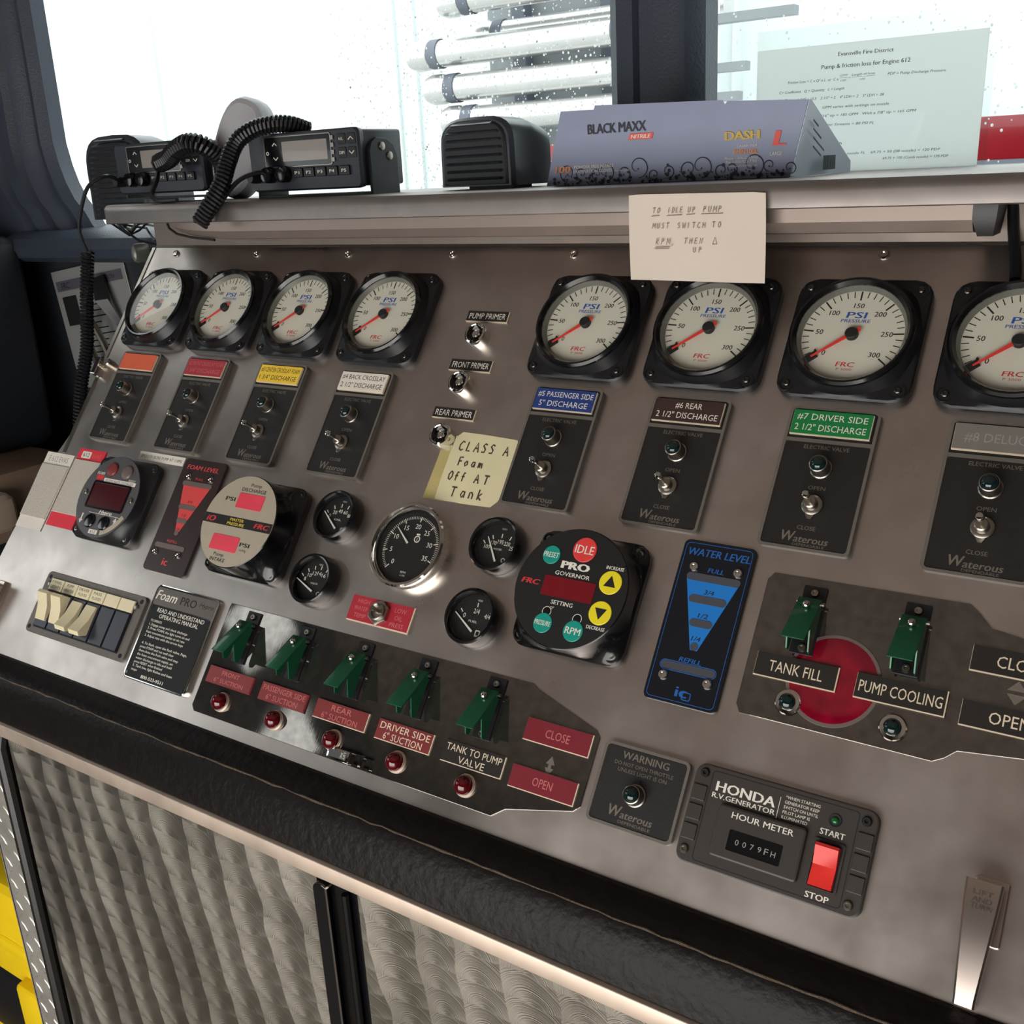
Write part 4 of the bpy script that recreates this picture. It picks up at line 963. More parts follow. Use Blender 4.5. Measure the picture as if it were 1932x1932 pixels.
MB().text('3/4', 1, 24.6, 3.8, 3.6, 8, bold=.01, shear=.1).text('1/2', 1, 5.6, 3.8, 3.6, 8, bold=.01, shear=.1).text('1/4', 0.4, -12.8, 3.8, 3.6, 7.4, bold=.01, shear=.1).build('scale_lettering', 'ink', wl)
for c in ((-16.4, 43.2), (19.6, 43.6), (-17.6, -45.2), (18.4, -44.8)): screw('screw', c, 4.2, 3.4, 'chrome', wl)

# low-oil toggle on its red plate
lt = pthing('toggle_plate', 'red engraved plate with a large hex-nut toggle switch under the tachometer', 'switch', -88, -239.4)
MB().prism([(-36.5, -12.3), (36.5, -12.3), (36.5, 12.3), (-36.5, 12.3)], 0, 1.6).build('core_layer', 'core', lt)
MB().prism([(-36.2, -11.2), (35.2, -11.2), (35.2, 12.2), (-36.2, 12.2)], 1.5, 2.2).build('face', 'tag_red', lt)
MB().text('HIGH', -22, 7.4, 2.25, 4, 14).text('WATER', -23, .6, 2.25, 4, 16).text('TEMP', -22, -6.2, 2.25, 4, 14).text('LOW', 22, 6.4, 2.25, 4.2, 13).text('OIL', 22, -.4, 2.25, 4.2, 9).text('PRESS', 22, -7.2, 2.25, 4, 16).build('lettering', 'faint_red', lt)
tg_ = MB().prism(circle(0, .4, 11.6, 6, R(30)), 2.2, 6.6, .9).lathe([(8.2, 6.4), (8.0, 8.8), (7.2, 9.2), (5.9, 8.6), (5.6, 4)], (0, .4), 24, cap1=True).build('hex_nut', 'steel', lt)
MB().tube([(0, .4, 4), (-.6, 1.2, 10), (-1, 1.8, 15)], [2.2, 2.0, 2.6], 12).build('lever', 'steel', lt)

# velcro strips, label tape
for nm, lab, pts4, m, head, foot, txt in (
    ('velcro_strip', 'white-ended strip of grey fuzzy loop tape, outermost on the left panel edge', [(-667, -142), (-613, -142), (-616.5, -241), (-667, -241)], 'tag_paper', 16, 15, 'E 612 EVAS'),
    ('velcro_strip', 'red-ended strip of grey fuzzy loop tape beside the foam controller', [(-608, -131), (-558, -131), (-562, -231), (-612, -231)], 'tag_paper_red', 14.5, 17, '612   EVAS')):
    cu, cv = (pts4[0][0] + pts4[1][0] + pts4[2][0] + pts4[3][0]) / 4, (pts4[0][1] + pts4[2][1]) / 2
    g = pthing(nm, lab, 'velcro strip', cu, cv, 'fuzzy strips on the panel edge')
    L4 = [(a - cu, b - cv) for a, b in pts4]
    def at(t, s): # t down the strip, s across
        x = (L4[0][0] * (1 - t) + L4[3][0] * t) * (1 - s) + (L4[1][0] * (1 - t) + L4[2][0] * t) * s
        return (x, L4[0][1] * (1 - t) + L4[3][1] * t)
    t1, t2 = head / 100, 1 - foot / 100
    MB().prism([at(1, 0), at(1, 1), at(0, 1), at(0, 0)], 0.2, 1.0).build('end_labels', m, g)
    MB().prism([at(t2, .01), at(t2, .98), at(t1, .99), at(t1, .01)], 0.9, 2.6, .6).build('loop_pile', 'velcro', g)
    if m == 'tag_paper_red': MB().prism(rrect(-7, 42.6, 17, 8.6, 1), 1.0, 1.25).build('number_patch', 'tag_paper', g)
    if m == 'tag_paper': MB().text(txt, at(.08, .5)[0], at(.08, .5)[1], 1.05, 7, 38).build('lettering', 'faint_grey', g)
    else:
        MB().text('612', -7, 42.6, 1.3, 5, 12).build('lettering', 'ink', g); MB().text('EVAS', 13, 42.4, 1.05, 6, 16).build('lettering', 'faint_red', g)
sb = pthing('label_strip', 'thin white printed strip above the foam level gauge', 'label', -461.8, -127.3)
MB().prism([(-39, -5.2), (39, -5.2), (39, 5.2), (-39, 5.2)], 0, .4).build('tape', 'tag_paper', sb)
MB().text('SMOOTH BORE PUMP AT 110PSI', 0, 0, .45, 3.6, 70).build('lettering', 'ink', sb)

# ================================================================== rocker switch bank
rk = pthing('rocker_switch_panel', 'grey plate with four ivory rocker switches and two blanks, lower left', 'switch panel', -477.6, -318)
MB().prism(rrect(0, 0, 175, 72, 6), 0, 3.2, .6).build('plate', 'switch_plate', rk)
MB().prism(rrect(0, 0, 150, 58, 1), 3.0, 3.8).build('bezel', 'black_flat', rk)
MB().text('EVANS FIRE APPARATUS', 2, 32.4, 3.25, 2.8, 66).build('lettering', 'emboss', rk)
LT = [('P PANEL', 'LIGHTS'), ('PUMP', 'HEATER'), ('DRIVER', 'FLOOD'), ('PASS.', 'FLOOD'), ('', ''), ('', '')]
for i in range(6):
    x = -62.3 + 24.95 * i
    l = MB().prism([(x - 11.6, 15.4), (x + 11.6, 15.4), (x + 11.6, 28.6), (x - 11.6, 28.6)], 3.6, 5.6, .4).build('legend', 'ivory', rk)
    if LT[i][0]: MB().text(LT[i][0], x, 25, 5.65, 3.1, min(18, 3 * len(LT[i][0]))).text(LT[i][1], x, 19.4, 5.65, 3.1, min(18, 3 * len(LT[i][1]))).build('lettering', 'ink', l)
    MB().prism([(x - 11.4, -27.6), (x + 11.4, -27.6), (x + 11.4, 13.8), (x - 11.4, 13.8)], 3.6, 6, .6).build('switch_body' if i < 4 else 'blank', 'rocker_dark', rk)
    if i < 4:
        X = Matrix.Translation((x, 0, 0)) @ RIGHT
        up = i >= 2
        # side profile in (v, height): a rocker tipped one way or the other
        prof = [(-20, 5.6), (-20, 8.4), (-4, 12.2), (9, 19.0), (12.6, 17.2), (12.6, 5.6)] if not up else [(-21, 5.6), (-24, 15), (-20, 18.4), (-5, 11.2), (10.5, 8.2), (10.5, 5.6)]
        MB().prism(prof, -8.6, 8.6, .5, X=X).build('rocker', 'ivory', rk)
for c in ((-81, 29.6), (81, 29.8), (-82, -30), (81, -30)): MB().lathe([(2.6, 3.2), (2.4, 3.6), (1.2, 3.6)], c, 14).build('screw', 'black_flat', rk)
for c in ((-77.5, 21.5), (77, 23)): MB().lathe([(3.2, 3.2), (3, 5), (1.5, 5.4)], c, 14).build('screw', 'steel', rk)

# instruction plate
ip = pthing('instruction_plate', 'chrome-edged black plate of small operating instructions, lower left', 'plate', -333, -315.6)
MB().prism(rrect(0, 0, 97, 102, 7), 0, 4.4, 1.2).build('plate', 'chrome', ip)
MB().prism(rrect(0, -10.5, 91, 77, 3), 4.2, 4.7).build('text_field', 'black_flat', ip)
MB().prism(rrect(0, 38.6, 91, 19, 3), 4.2, 4.6).build('title_field', 'switch_plate', ip)
MB().text('Foam', -28, 40, 4.65, 10, 32, shear=.2, bold=.01).build('silver_lettering', 'ink_white', ip)
MB().text('PRO', 6.2, 39.5, 4.65, 8.4, 24, bold=.01).text('Hypro', 33, 40.6, 4.65, 4.6, 21, shear=.3).build('title_lettering', 'ink', ip)
mb = MB().text('READ AND UNDERSTAND', 2, 24.4, 4.75, 4.4, 72, bold=.01).text('OPERATING MANUAL', 2, 18.6, 4.75, 4.4, 60, bold=.01)
ls = ['TO OPERATE', '1. Engage pump and check discharge', '2. Press FOAM, the light turns on and', 'foam concentrate pumps at set rate', '3. Adjust rate with the arrow keys', '', '4. To flush, open the flush valve, Page,', 'press FOAM and run until clear', 'then close the flush valve and stop', 'the foam concentrate supply, set', 'water discharge to idle and hold', 'press RESET when finished', '5. Tank low, light flashes and foam', 'stops']
for k, t in enumerate(ls):
    if t: mb.text(t, -38, 12.4 - 4.05 * k, 4.75, 2.5, min(70, 1.75 * len(t)), 'L', bold=.01)
mb.text('800-533-9511', -3, -45, 4.75, 3.4, 34, bold=.02).build('text_lettering', 'ink_white', ip)
for c in ((-43, 26), (43, 26), (-43, -45), (43, -46)): MB().lathe([(2, 4.7), (1.8, 5), (1, 5)], c, 12).build('rivet', 'black_gloss', ip)

# ================================================================== suction plate with guarded switches
sp = pthing('suction_plate', 'smudged mirror-finish plate with five green guarded switches along the bottom', 'plate', 0, 0)
MB().prism([(-272, -264.5), (86, -264.5), (92.5, -268), (152, -287), (156.5, -292), (156.5, -346), (152, -351), (95, -366), (84, -374.6), (-268, -375), (-273, -370), (-273, -269)][::-1], 0, 1.3, .4).build('plate', 'mirror', sp)
MB().prism([(118, -322.6), (122, -316), (126, -322.6), (123.4, -322.6), (123.4, -325.4), (126, -325.4), (122, -332), (118, -325.4), (120.6, -325.4), (120.6, -322.6)][::-1], 1.3, 1.5).build('arrow_mark', 'emboss', sp)
SG = 'green guarded switches on the lower plate'
def make_guard(name, label, group, u, v, ang, side):
    """black mounting strap, folded green cover hinged at the top, screws; v is the strap's top"""
    g = pthing(name, label, 'guarded switch', u, v, group, 1.3)
    MB().prism(rrect(0, -25.8, 17.4, 52, 1), 0, 1.6, .3).build('strap', 'black', g)
    MB().box(-8.6, 8.6, -17.5, -11.5, 1.5, 8, 1).build('hinge_block', 'black_gloss', g)
    MB().tube([(-10, -13.8, 6.5), (10, -13.8, 6.5)], 1.5, 10).tube([(-5.5, -13.2, 8.2), (5.5, -13.2, 8.2)], 1.3, 8).build('hinge_pin', 'steel', g)
    X = Matrix.Translation((0, -13.8, 6.5)) @ Matrix.Rotation(R(ang), 4, 'X')
    c = MB()
    # cover: flat top sheet and two side cheeks, pointing down the panel and lifted by the hinge angle
    c.box(-8.4, 8.4, -41, 0.5, 3.2, 4.2, .3, X=X)
    for x in (-8.4, 7.4):
        ch = [(0.5, 4.0), (0.5, -2), (-8, -5.5), (-20, -12), (-30, -17.5), (-34, -17.5), (-35.5, -14), (-31, -5), (-27.5, 1.5), (-33, 2.6), (-41, 3.4), (-41, 4.0)]
        c.loft([[(x, a, b) for a, b in ch], [(x + 1, a, b) for a, b in ch]], X=X)
    cv = c.build('cover', 'guard', g)
    MB().ball((0, -8.5, 6.2), 3.2, X=X).build('cover_bead', 'chrome', cv)
    MB().lathe([(3.4, 1.6), (3.4, 6), (2.6, 6.4), (1.6, 6.4), (2.2, 14)], (0, -29), 14).build('toggle', 'steel', g)
    screw('screw', (0.2, -5.2), 3.3, 1.6, 'steel', g); screw('screw', (0.2, -47), 3.3, 1.6, 'steel', g)
    return g
GN = ['green guarded switch above the faded leftmost suction nameplate', 'green guarded switch above the passenger side suction nameplate', 'green guarded switch above the rear suction nameplate',
      'green guarded switch above the driver side suction nameplate', 'green guarded switch above the tank to pump nameplate']
gs0 = make_guard('guarded_switch', GN[0], SG, -235, -267.6, -31, 1)
for i, u in ((1, -162.4), (2, -89.8), (3, -18.2), (4, 54.2)): dup(gs0, GN[i], pw(u, -267.9, 1.3))
NP = 'engraved nameplates on the lower plate'
plaque('nameplate', 'faded maroon front suction nameplate, leftmost of the lower row', 'nameplate', -266.4, -344.6, -204.6, -328, 'tag_maroon', ['FRONT', '6" SUCTION'], 'faint_red', NP, 4.2, 1.3, wide=[24, 40], core='tag_maroon')
plaque('nameplate', 'faded maroon passenger side suction nameplate, second of the lower row', 'nameplate', -193.4, -345, -133.6, -327.8, 'tag_maroon', ['PASSENGER SIDE', '6" SUCTION'], 'faint_red', NP, 5, 1.3, wide=[54, 40], core='tag_maroon')
plaque('nameplate', 'maroon rear suction nameplate, third of the lower row', 'nameplate', -122.6, -344.6, -60.8, -327.4, 'tag_maroon', ['REAR', '6" SUCTION'], 'faint_red', NP, 5.2, 1.3, wide=[24, 42])
plaque('nameplate', 'maroon driver side suction nameplate, fourth of the lower row', 'nameplate', -49, -345.4, 11.2, -327.8, 'tag_maroon', ['DRIVER SIDE', '6" SUCTION'], 'core', NP, 5.8, 1.3, wide=[54, 42])
plaque('nameplate', 'black tank to pump valve nameplate under the fifth guarded switch', 'nameplate', 23.2, -345.6, 83.6, -327.6, 'tag_black', ['TANK TO PUMP', 'VALVE'], 'core', NP, 5.8, 1.3, wide=[55, 26])
plaque('nameplate', 'crimson close nameplate at the right end of the lower plate, upper one', 'nameplate', 92.2, -309.8, 152.4, -291.5, 'tag_crimson', ['CLOSE'], 'faint_red', NP, 6.6, 1.3, wide=[22])
plaque('nameplate', 'crimson open nameplate at the right end of the lower plate, lower one', 'nameplate', 91.2, -348, 151.2, -329.8, 'tag_crimson', ['OPEN'], 'faint_red', NP, 6.6, 1.3, wide=[18])
LN = ['ruby domed lamp under the faded leftmost suction nameplate', 'ruby domed lamp under the passenger side suction nameplate', 'ruby domed lamp under the rear suction nameplate', 'ruby domed lamp under the driver side suction nameplate', 'ruby domed lamp under the tank to pump nameplate']
def make_lamp(name, label, group, u, v, lens, rb, rl, hgt):
    g = pthing(name, label, 'indicator lamp', u, v, group, 1.3)
    MB().lathe([(rb, 0), (rb, 1.4), (rb - .8, 2.4), (rl + .3, 2.7), (rl + .3, 3.4), (rl - .8, 3.6)], n=28).build('bezel', 'trim_alu' if lens == 'lamp_red' else 'chrome', g)
    MB().dome((0, 0), rl, 3.0, hgt, 24).build('lens', lens, g)
    return g
l0 = make_lamp('indicator_lamp', LN[0], 'ruby lamps along the lower plate', -235.8, -358.8, 'lamp_red', 9.6, 8.5, 8.6)
for i, u in ((1, -163.4), (2, -91), (3, -18.2), (4, 54)): dup(l0, LN[i], pw(u, -358.6, 1.3))
sl = pthing('spring_latch', 'small chrome lever latch lying at the lower edge between two ruby lamps', 'latch', -66, -368.5, n=1.2)
MB().box(-25, 0, -5.5, 5.0, 0, 4, .8).build('lever', 'chrome', sl)
MB().prism([(-22.5, -3.4), (-2.5, -3.4), (-2.5, 3), (-22.5, 3)], 4, 4.2).build('lever_face', 'grey_face', sl)
MB().text('LIFT', 0, 0, 0, 2.2, 6, X=Matrix.Translation((-5, 0, 4.25)) @ Matrix.Rotation(R(-90), 4, 'Z')).text('AND', 0, 0, 0, 2.2, 5, X=Matrix.Translation((-8, 0, 4.25)) @ Matrix.Rotation(R(-90), 4, 'Z')).build('lettering', 'ink_white', sl)
MB().frame(rrect(6.2, .6, 11.5, 10, .6), rrect(6.2, .6, 9.5, 8, .4), 0, 3.4).build('keeper', 'chrome', sl)
MB().frame(rrect(19, .2, 10.5, 9, .6), rrect(19, .2, 8.8, 7.2, .4), 0, 2.2).build('strike', 'chrome', sl)

# ================================================================== tank fill plate (right)
tf = pthing('tank_fill_plate', 'smudged mirror-finish plate with two green guarded switches at the right', 'plate', 0, 0)
MB().prism([(254, -143), (258, -137), (396, -135.6), (403, -141), (412, -150), (520, -166), (520, -222), (406, -236.4), (399, -243), (392, -247), (258, -246.6), (254, -240)][::-1], 0, 1.3, .4).build('plate', 'mirror', tf)
MB().prism([(428, -189), (434, -182), (440, -189)][::-1], 1.3, 1.5).prism([(428, -191.4), (440, -191.4), (434, -198.4)][::-1], 1.3, 1.5).build('arrow_mark', 'emboss', tf)
rl_ = pthing('red_reflector', 'round red glass lens half covered by the tank fill nameplate', 'lens', 318, -208.6, n=1.2)
MB().lathe([(33.5, 0), (33.2, 0.7), (30, 0.9)], n=48).build('clear_rim', 'pill_grey', rl_)
MB().lathe([(31.4, .6), (30.5, 1.0), (16, 1.2), (14.5, .95), (0.5, 1.0)], n=48).build('red_lens', 'red_lens', rl_)
SG2 = 'green guarded switches on the right plate'
g6 = dup(gs0, 'green guarded switch above the tank fill nameplate', pw(291.6, -143.2, 1.3)); g7 = dup(gs0, 'green guarded switch above the pump cooling nameplate', pw(364.2, -142.4, 1.3))
for g in (g6, g7): g['group'] = SG2
NP2 = 'black engraved nameplates on the right plate'
plaque('nameplate', 'black tank fill nameplate over the red lens', 'nameplate', 261.6, -217, 321.6, -199, 'tag_black', ['TANK FILL'], 'core', NP2, 8, 2.6, wide=[39])
plaque('nameplate', 'black pump cooling nameplate right of the red lens', 'nameplate', 334.2, -217, 394.4, -199, 'tag_black', ['PUMP COOLING'], 'core', NP2, 8, 2.6, wide=[55])
plaque('nameplate', 'black close nameplate above the open one, beyond the pump cooling nameplate', 'nameplate', 403.2, -181.4, 463.2, -163.4, 'tag_black', ['CLOSE'], 'core', NP2, 8, 1.3, wide=[28])
plaque('nameplate', 'black open nameplate below the close one, beyond the pump cooling nameplate', 'nameplate', 403.2, -219, 463.2, -201.4, 'tag_black', ['OPEN'], 'core', NP2, 8, 1.3, wide=[25])
l5 = make_lamp('pilot_lamp', 'dark domed lamp in a chrome bezel under the tank fill nameplate', 'dark lamps on the right plate', 291, -231, 'lamp_green', 9.4, 6.2, 4.6)
dup(l5, 'dark domed lamp in a chrome bezel under the pump cooling nameplate', pw(364, -231.2, 1.3))

# ================================================================== warning plate and generator control
wp = pthing('warning_plate', 'small black cast warning plate with one dark lamp, left of the generator control', 'plate', 199.5, -322)
MB().prism(rrect(0, 0, 70, 61, 4.5), 0, 4, .8).frame(rrect(0, 0, 70, 61, 4.5), rrect(0, 0, 65.6, 56.6, 3), 3.8, 5.2).build('frame', 'valve_frame', wp)
MB().prism(rrect(0, 0, 65, 56, 2), 3.9, 4.5, .2).build('face', 'valve_face', wp)
MB().text('WARNING', 0, 23, 4.55, 5.4, 38, bold=.02).text('DO NOT OPEN THROTTLE', 0, 16.4, 4.55, 2.8, 48).text('UNLESS LIGHT IS ON', 0, 11.8, 4.55, 2.8, 40).text('W', -13.4, -18.2, 4.55, 8, 10.5, bold=.02, shear=.15).text('aterous', 4.4, -19.6, 4.55, 5.6, 26, bold=.02, shear=.15).text('DEPENDABLE', 4, -25, 4.55, 2.1, 26).build('lettering', 'emboss', wp)
l = MB().lathe([(8.8, 4.4), (8.5, 6), (7.6, 6.6), (7.2, 12), (6.9, 13.4), (6.2, 13.8), (5.6, 13)], (-.6, -4), 24).build('pilot_lamp', 'steel', wp)
MB().dome((-.6, -4), 5.9, 13.0, 4.4).build('lens', 'lamp_green', l)

hg = pthing('generator_control', 'grey-brown generator control box with hour meter and red rocker switch', 'controller', 304.4, -323.8)
MB().prism(rrect(0, 0, 130, 71, 8), 0, 6, 1.2).build('case', 'honda', hg)
MB().frame(rrect(0, 0, 104.6, 64.5, 3), rrect(0, 0, 103, 63, 2.4), 5.6, 6.05).build('groove', 'black_flat', hg)
for s in (-1, 1):
    mb = MB()
    for k in range(3): mb.prism(rrect(s * 58.6, 14 - 14 * k, 10.4, 11, .6), 5.6, 7.2, .5)
    mb.build('side_rib', 'honda', hg)
MB().prism(rrect(-9.4, -7, 62.5, 36.5, 2.6), 5.6, 9.6, 1.6).build('meter_housing', 'honda', hg)
MB().frame(rrect(-10.3, -11.4, 38, 14, .8), rrect(-10.3, -11.4, 36, 12.4, .6), 9.4, 10).prism(rrect(-10.3, -11.4, 36, 12.4, .6), 9.4, 9.7).build('counter_window', 'black_gloss', hg)
mb = MB()
for k, c in enumerate('0079'): mb.text(c, -22.5 + 5.4 * k, -11.6, 9.75, 3.8, 2.6)
mb.text('F', -1.5, -11.6, 9.75, 4.2, 2.8).text('H', 3.4, -11.9, 9.75, 3.8, 3.2).build('counter_digits', 'faint_grey', hg)
MB().text('HOUR METER', -8.4, 5.6, 9.7, 4.2, 44, bold=.01).text('HONDA', -25.8, 22, 6.1, 6.8, 43, bold=.03).text('R.V.GENERATOR', -26, 15.4, 6.1, 3.6, 46, bold=.02).text('START', 37.4, 13, 6.1, 4, 16.5, bold=.025).text('STOP', 36.4, -29.2, 6.1, 4, 15.5, bold=.025) \
    .prism([(-1.6, 12), (-1.2, 12), (-1.2, 27), (-1.6, 27)], 6, 6.15).text('*WHEN STARTING', 2, 28, 6.1, 2.1, 24, 'L').text('GENERATOR KEEP', 2, 24.6, 6.1, 2.1, 24, 'L').text('SWITCH ON UNTIL', 2, 21.2, 6.1, 2.1, 24, 'L').text('PILOT LAMP IS', 2, 17.8, 6.1, 2.1, 19, 'L').text('ILLUMINATED', 2, 14.4, 6.1, 2.1, 18, 'L').build('lettering', 'ink_white', hg)
MB().frame(rrect(37.4, -8.4, 21, 33, 2), rrect(37.4, -8.4, 18, 30, 1), 5.6, 7.4).build('switch_bezel', 'honda', hg)
MB().prism(rrect(37.4, -8.4, 18, 30, 1), 5.8, 6.2).build('switch_well', 'black_flat', hg)
MB().prism([(-14, 6), (-14, 10.8), (0, 8.6), (12, 13), (14, 12), (14, 6)], -7.8, 7.8, .4, X=Matrix.Translation((37.4, -8.8, 0)) @ RIGHT).build('rocker', 'rocker_red', hg)
MB().lathe([(4.4, 6), (4.2, 6.8), (3.0, 6.6)], (37.3, 22), 20).build('led_socket', 'black_flat', hg); MB().dome((37.3, 22), 2.6, 6.2, 2).build('led', 'led_green', hg)
for c, m in (((-57.8, 28.6), 'black_flat'), ((57.2, 27.2), 'black_flat'), ((-59, -26.6), 'steel'), ((56.6, -28), 'steel')):
    screw('screw', c, 3.4, 6, m, hg)

# ================================================================== paddle latches, catch
def paddle(label, u, v):
    g = pthing('paddle_latch', label, 'latch', u, v, 'chrome lift-and-turn latches')
    MB().prism(rrect(3, 4, 20, 40, 2), 0, 5, .8).build('mount', 'latch', g)
    rings = []
    for y, hw, z0, z1 in ((18, 8.8, 12, 19), (20.4, 10.6, 14, 23), (10, 10.2, 15, 23.6), (-20, 8.2, 12, 20.5), (-48, 6.2, 8, 16.4), (-53, 6.0, 1.5, 15.2)):
        rings.append([(-hw, y, z0), (hw, y, z0), (hw, y, z1 - 1.2), (hw - 1.2, y, z1), (-hw + 1.2, y, z1), (-hw, y, z1 - 1.2)])
    MB().loft(rings).build('lever', 'latch', g)
    X = Matrix.Translation((0, 0, 23.7))
    MB().text('LIFT', .4, 13.4, 23.7, 2.9, 11, bold=.03).text('AND', .4, 9.2, 23.7, 2.9, 11, bold=.03).text('TURN', .4, 5.2, 23.8, 2.9, 12, bold=.03).build('embossed_lettering', 'steel', g)
    return g
pl = paddle('chrome lift-and-turn paddle latch at the lower right corner of the panel', 438, -332.5)
dup(pl, 'chrome lift-and-turn paddle latch at the lower left corner beside the rocker switches', pw(-646, -332.5))
ck = pthing('edge_catch', 'small chrome catch standing on the left edge of the panel beside the orange label', 'catch', -626, -27)
MB().prism([(-11, -10), (-3, -10), (-3, 13), (-11, 13)], 0, 12, .8).build('plate', 'chrome', ck)
MB().lathe([(5.4, 0), (5.4, 9), (4.2, 11)], (8, 8), 18).build('barrel', 'steel', ck)
MB().box(-3, 6, 4, 10, 1, 7, .6).build('tongue', 'steel', ck)

# ================================================================== on the shelf
ZS = 1.374
def make_radio(label, loc, w, h, dep):
    """mobile radio: x right, z up, front face at y = 0 looking at the operator, origin under the front face"""
    g = thing('mobile_radio', label, 'radio', loc, (0, 0, 0), 'mobile radios on the shelf')
    z0 = 7.0
    MB().box(-w / 2 + 2, w / 2 - 2, 8, dep, z0 + 2, z0 + h - 2, 3).build('chassis', 'radio', g)
    mb = MB().loft([[(x, 10, z) for x, z in rrect(0, z0 + h / 2, w - 3, h - 2, 5)], [(x, 2.5, z) for x, z in rrect(0, z0 + h / 2, w, h, 6)], [(x, 0, z) for x, z in rrect(0, z0 + h / 2, w - 4, h - 4, 5)]])
    mb.build('front_panel', 'radio', g)
    zt = z0 + h
    MB().prism(rrect(8 - 14, zt - 20, 100, 31, 2), -.3, .8, .3, X=FRONT).build('display_bezel', 'black_gloss', g)
    MB().prism(rrect(5, zt - 20, 68, 21, 1), .8, 1.1, X=FRONT).build('display', 'lcd', g)
    mb = MB().frame(rrect(-6, zt - 20, 102, 33, 2.4), rrect(-6, zt - 20, 100, 31, 2), -.3, 1.2, X=FRONT)
    for k in range(4): mb.prism(rrect(47, zt - 9 - 7.4 * k, 3.6, 4.4, .6), .8, 1.4, X=FRONT)
    mb.build('display_trim', 'steel', g)
    # arrow keys left of the display, four keys right of it
    mb = MB()
    for x, z, s in ((-40, zt - 12, 1), (-40, zt - 27, -1), (74, zt - 11, 1), (74, zt - 25, -1)):
        mb.tube([(x - 3.4, z - 1.4 * s, 1.2), (x, z + 1.6 * s, 1.2), (x + 3.4, z - 1.4 * s, 1.2)], .6, 5, X=FRONT)
    mb.frame(circle(-52, zt - 21, 2, 12), circle(-52, zt - 21, 1.2, 12), 1, 1.4, X=FRONT).text('H/L', 60, zt - 11, 1.25, 3, 6, X=FRONT).text('DIM', 60, zt - 25, 1.25, 3.2, 7, X=FRONT)
    for k, t in enumerate(('P1', 'P2', 'P3', 'P4', 'P5')): mb.text(t, -8 + 17.4 * k, z0 + 19, 2.75, 3.2, 7, X=FRONT)
    mb.build('key_legends', 'ink_white', g)
    for k in range(5): MB().prism(rrect(-8 + 17.4 * k, z0 + 19, 15, 10, 1.5), -.3, 2.6, .6, X=FRONT).build('function_key', 'black', g)
    for x, z in ((60, zt - 11), (74, zt - 11), (60, zt - 25), (74, zt - 25)): MB().prism(rrect(x, z, 11.5, 11, 1.5), -.3, .9, .4, X=FRONT).build('key', 'black', g)
    for x in (-50, -27): MB().lathe([(9, 0), (8.6, 9), (7.8, 11), (5.5, 11.4)], (x, z0 + 18), 24, X=FRONT).build('knob', 'black_gloss', g)
    MB().lathe([(6.5, 0), (6.5, 9), (5, 14)], (-72, z0 + 16), 18, X=FRONT).build('microphone_socket', 'black', g)
    mb = MB()
    sp = [(12, 0), (12, zt - 24), (16, zt - 16), (24, zt - 11), (40, zt - 12), (52, zt - 18), (58, zt - 30), (58, 0)]
    for x in (w / 2 + .6, -w / 2 - 4.1): mb.prism(sp[::-1], x, x + 3.5, .6, X=RIGHT)
    mb.box(-w / 2 - 4, w / 2 + 4, 12, 58, 0, 2.5).build('mounting_bracket', 'black', g)
    mb = MB()
    for y, z in ((44, zt - 30), (32, zt - 20)): mb.lathe([(4.4, w / 2 + 4.0), (4.2, w / 2 + 5.6), (2, w / 2 + 6)], (y, z), 14, X=RIGHT)
    mb.build('bracket_screw', 'steel', g)
    return g
rd = make_radio('black mobile radio in the middle of the shelf, with its mounting bracket in full view', (-0.352, 0.085, ZS), 168, 62, 74)
dup(rd, 'black mobile radio at the left end of the shelf, partly hidden by coiled cord', (-0.632, 0.112, ZS + 0.004))

def catmull(P, n=10):
    P = [Vector(p) for p in P]; out = []
    for i in range(len(P) - 1):
        a, b, c, d = P[max(i - 1, 0)], P[i], P[i + 1], P[min(i + 2, len(P) - 1)]
        for k in range(n):
            t = k / n
            out.append(0.5 * ((2 * b) + (c - a) * t + (2 * a - 5 * b + 4 * c - d) * t * t + (3 * b - a - 3 * c + d) * t ** 3))
    out.append(P[-1]); return out
def coil(path, r, pitch, wire, seg=9):
    """helical cord following a path"""
    P = catmull(path, 16); L = [0]
    for a, b in zip(P, P[1:]): L.append(L[-1] + (b - a).length)
    turns = L[-1] / pitch; N = int(turns * seg); out = []; up = Vector((0, 1, 0.1)); j = 0
    for k in range(N + 1):
        s = L[-1] * k / N
        while j < len(L) - 2 and L[j + 1] < s: j += 1
        t = (s - L[j]) / max(1e-9, L[j + 1] - L[j]); p = P[j].lerp(P[j + 1], t); tn = (P[j + 1] - P[j]).normalized()
        a = tn.cross(up)
        if a.length < 1e-5: a = tn.cross(Vector((1, 0, 0)))
        a.normalize(); up = a.cross(tn).normalized(); th = 2 * math.pi * turns * k / N
        out.append(p + a * (r * math.cos(th)) + up * (r * math.sin(th)))
    return out
def cord(name, label, straight, path, r, pitch, wire, tail=None):
    g = thing(name, label, 'cord', path[0])
    o = Vector(path[0])
    MB(1).tube([Vector(p) - o for p in coil(path, r, pitch, wire)], wire, 6).build('coil', 'cord', g)
    if straight: MB(1).tube([p - o for p in catmull(straight, 8)], wire * 1.15, 8).build('lead', 'cord', g)
    if tail: MB(1).tube([p - o for p in catmull(tail, 8)], wire * 1.1, 8).build('tail', 'cord', g)
    return g
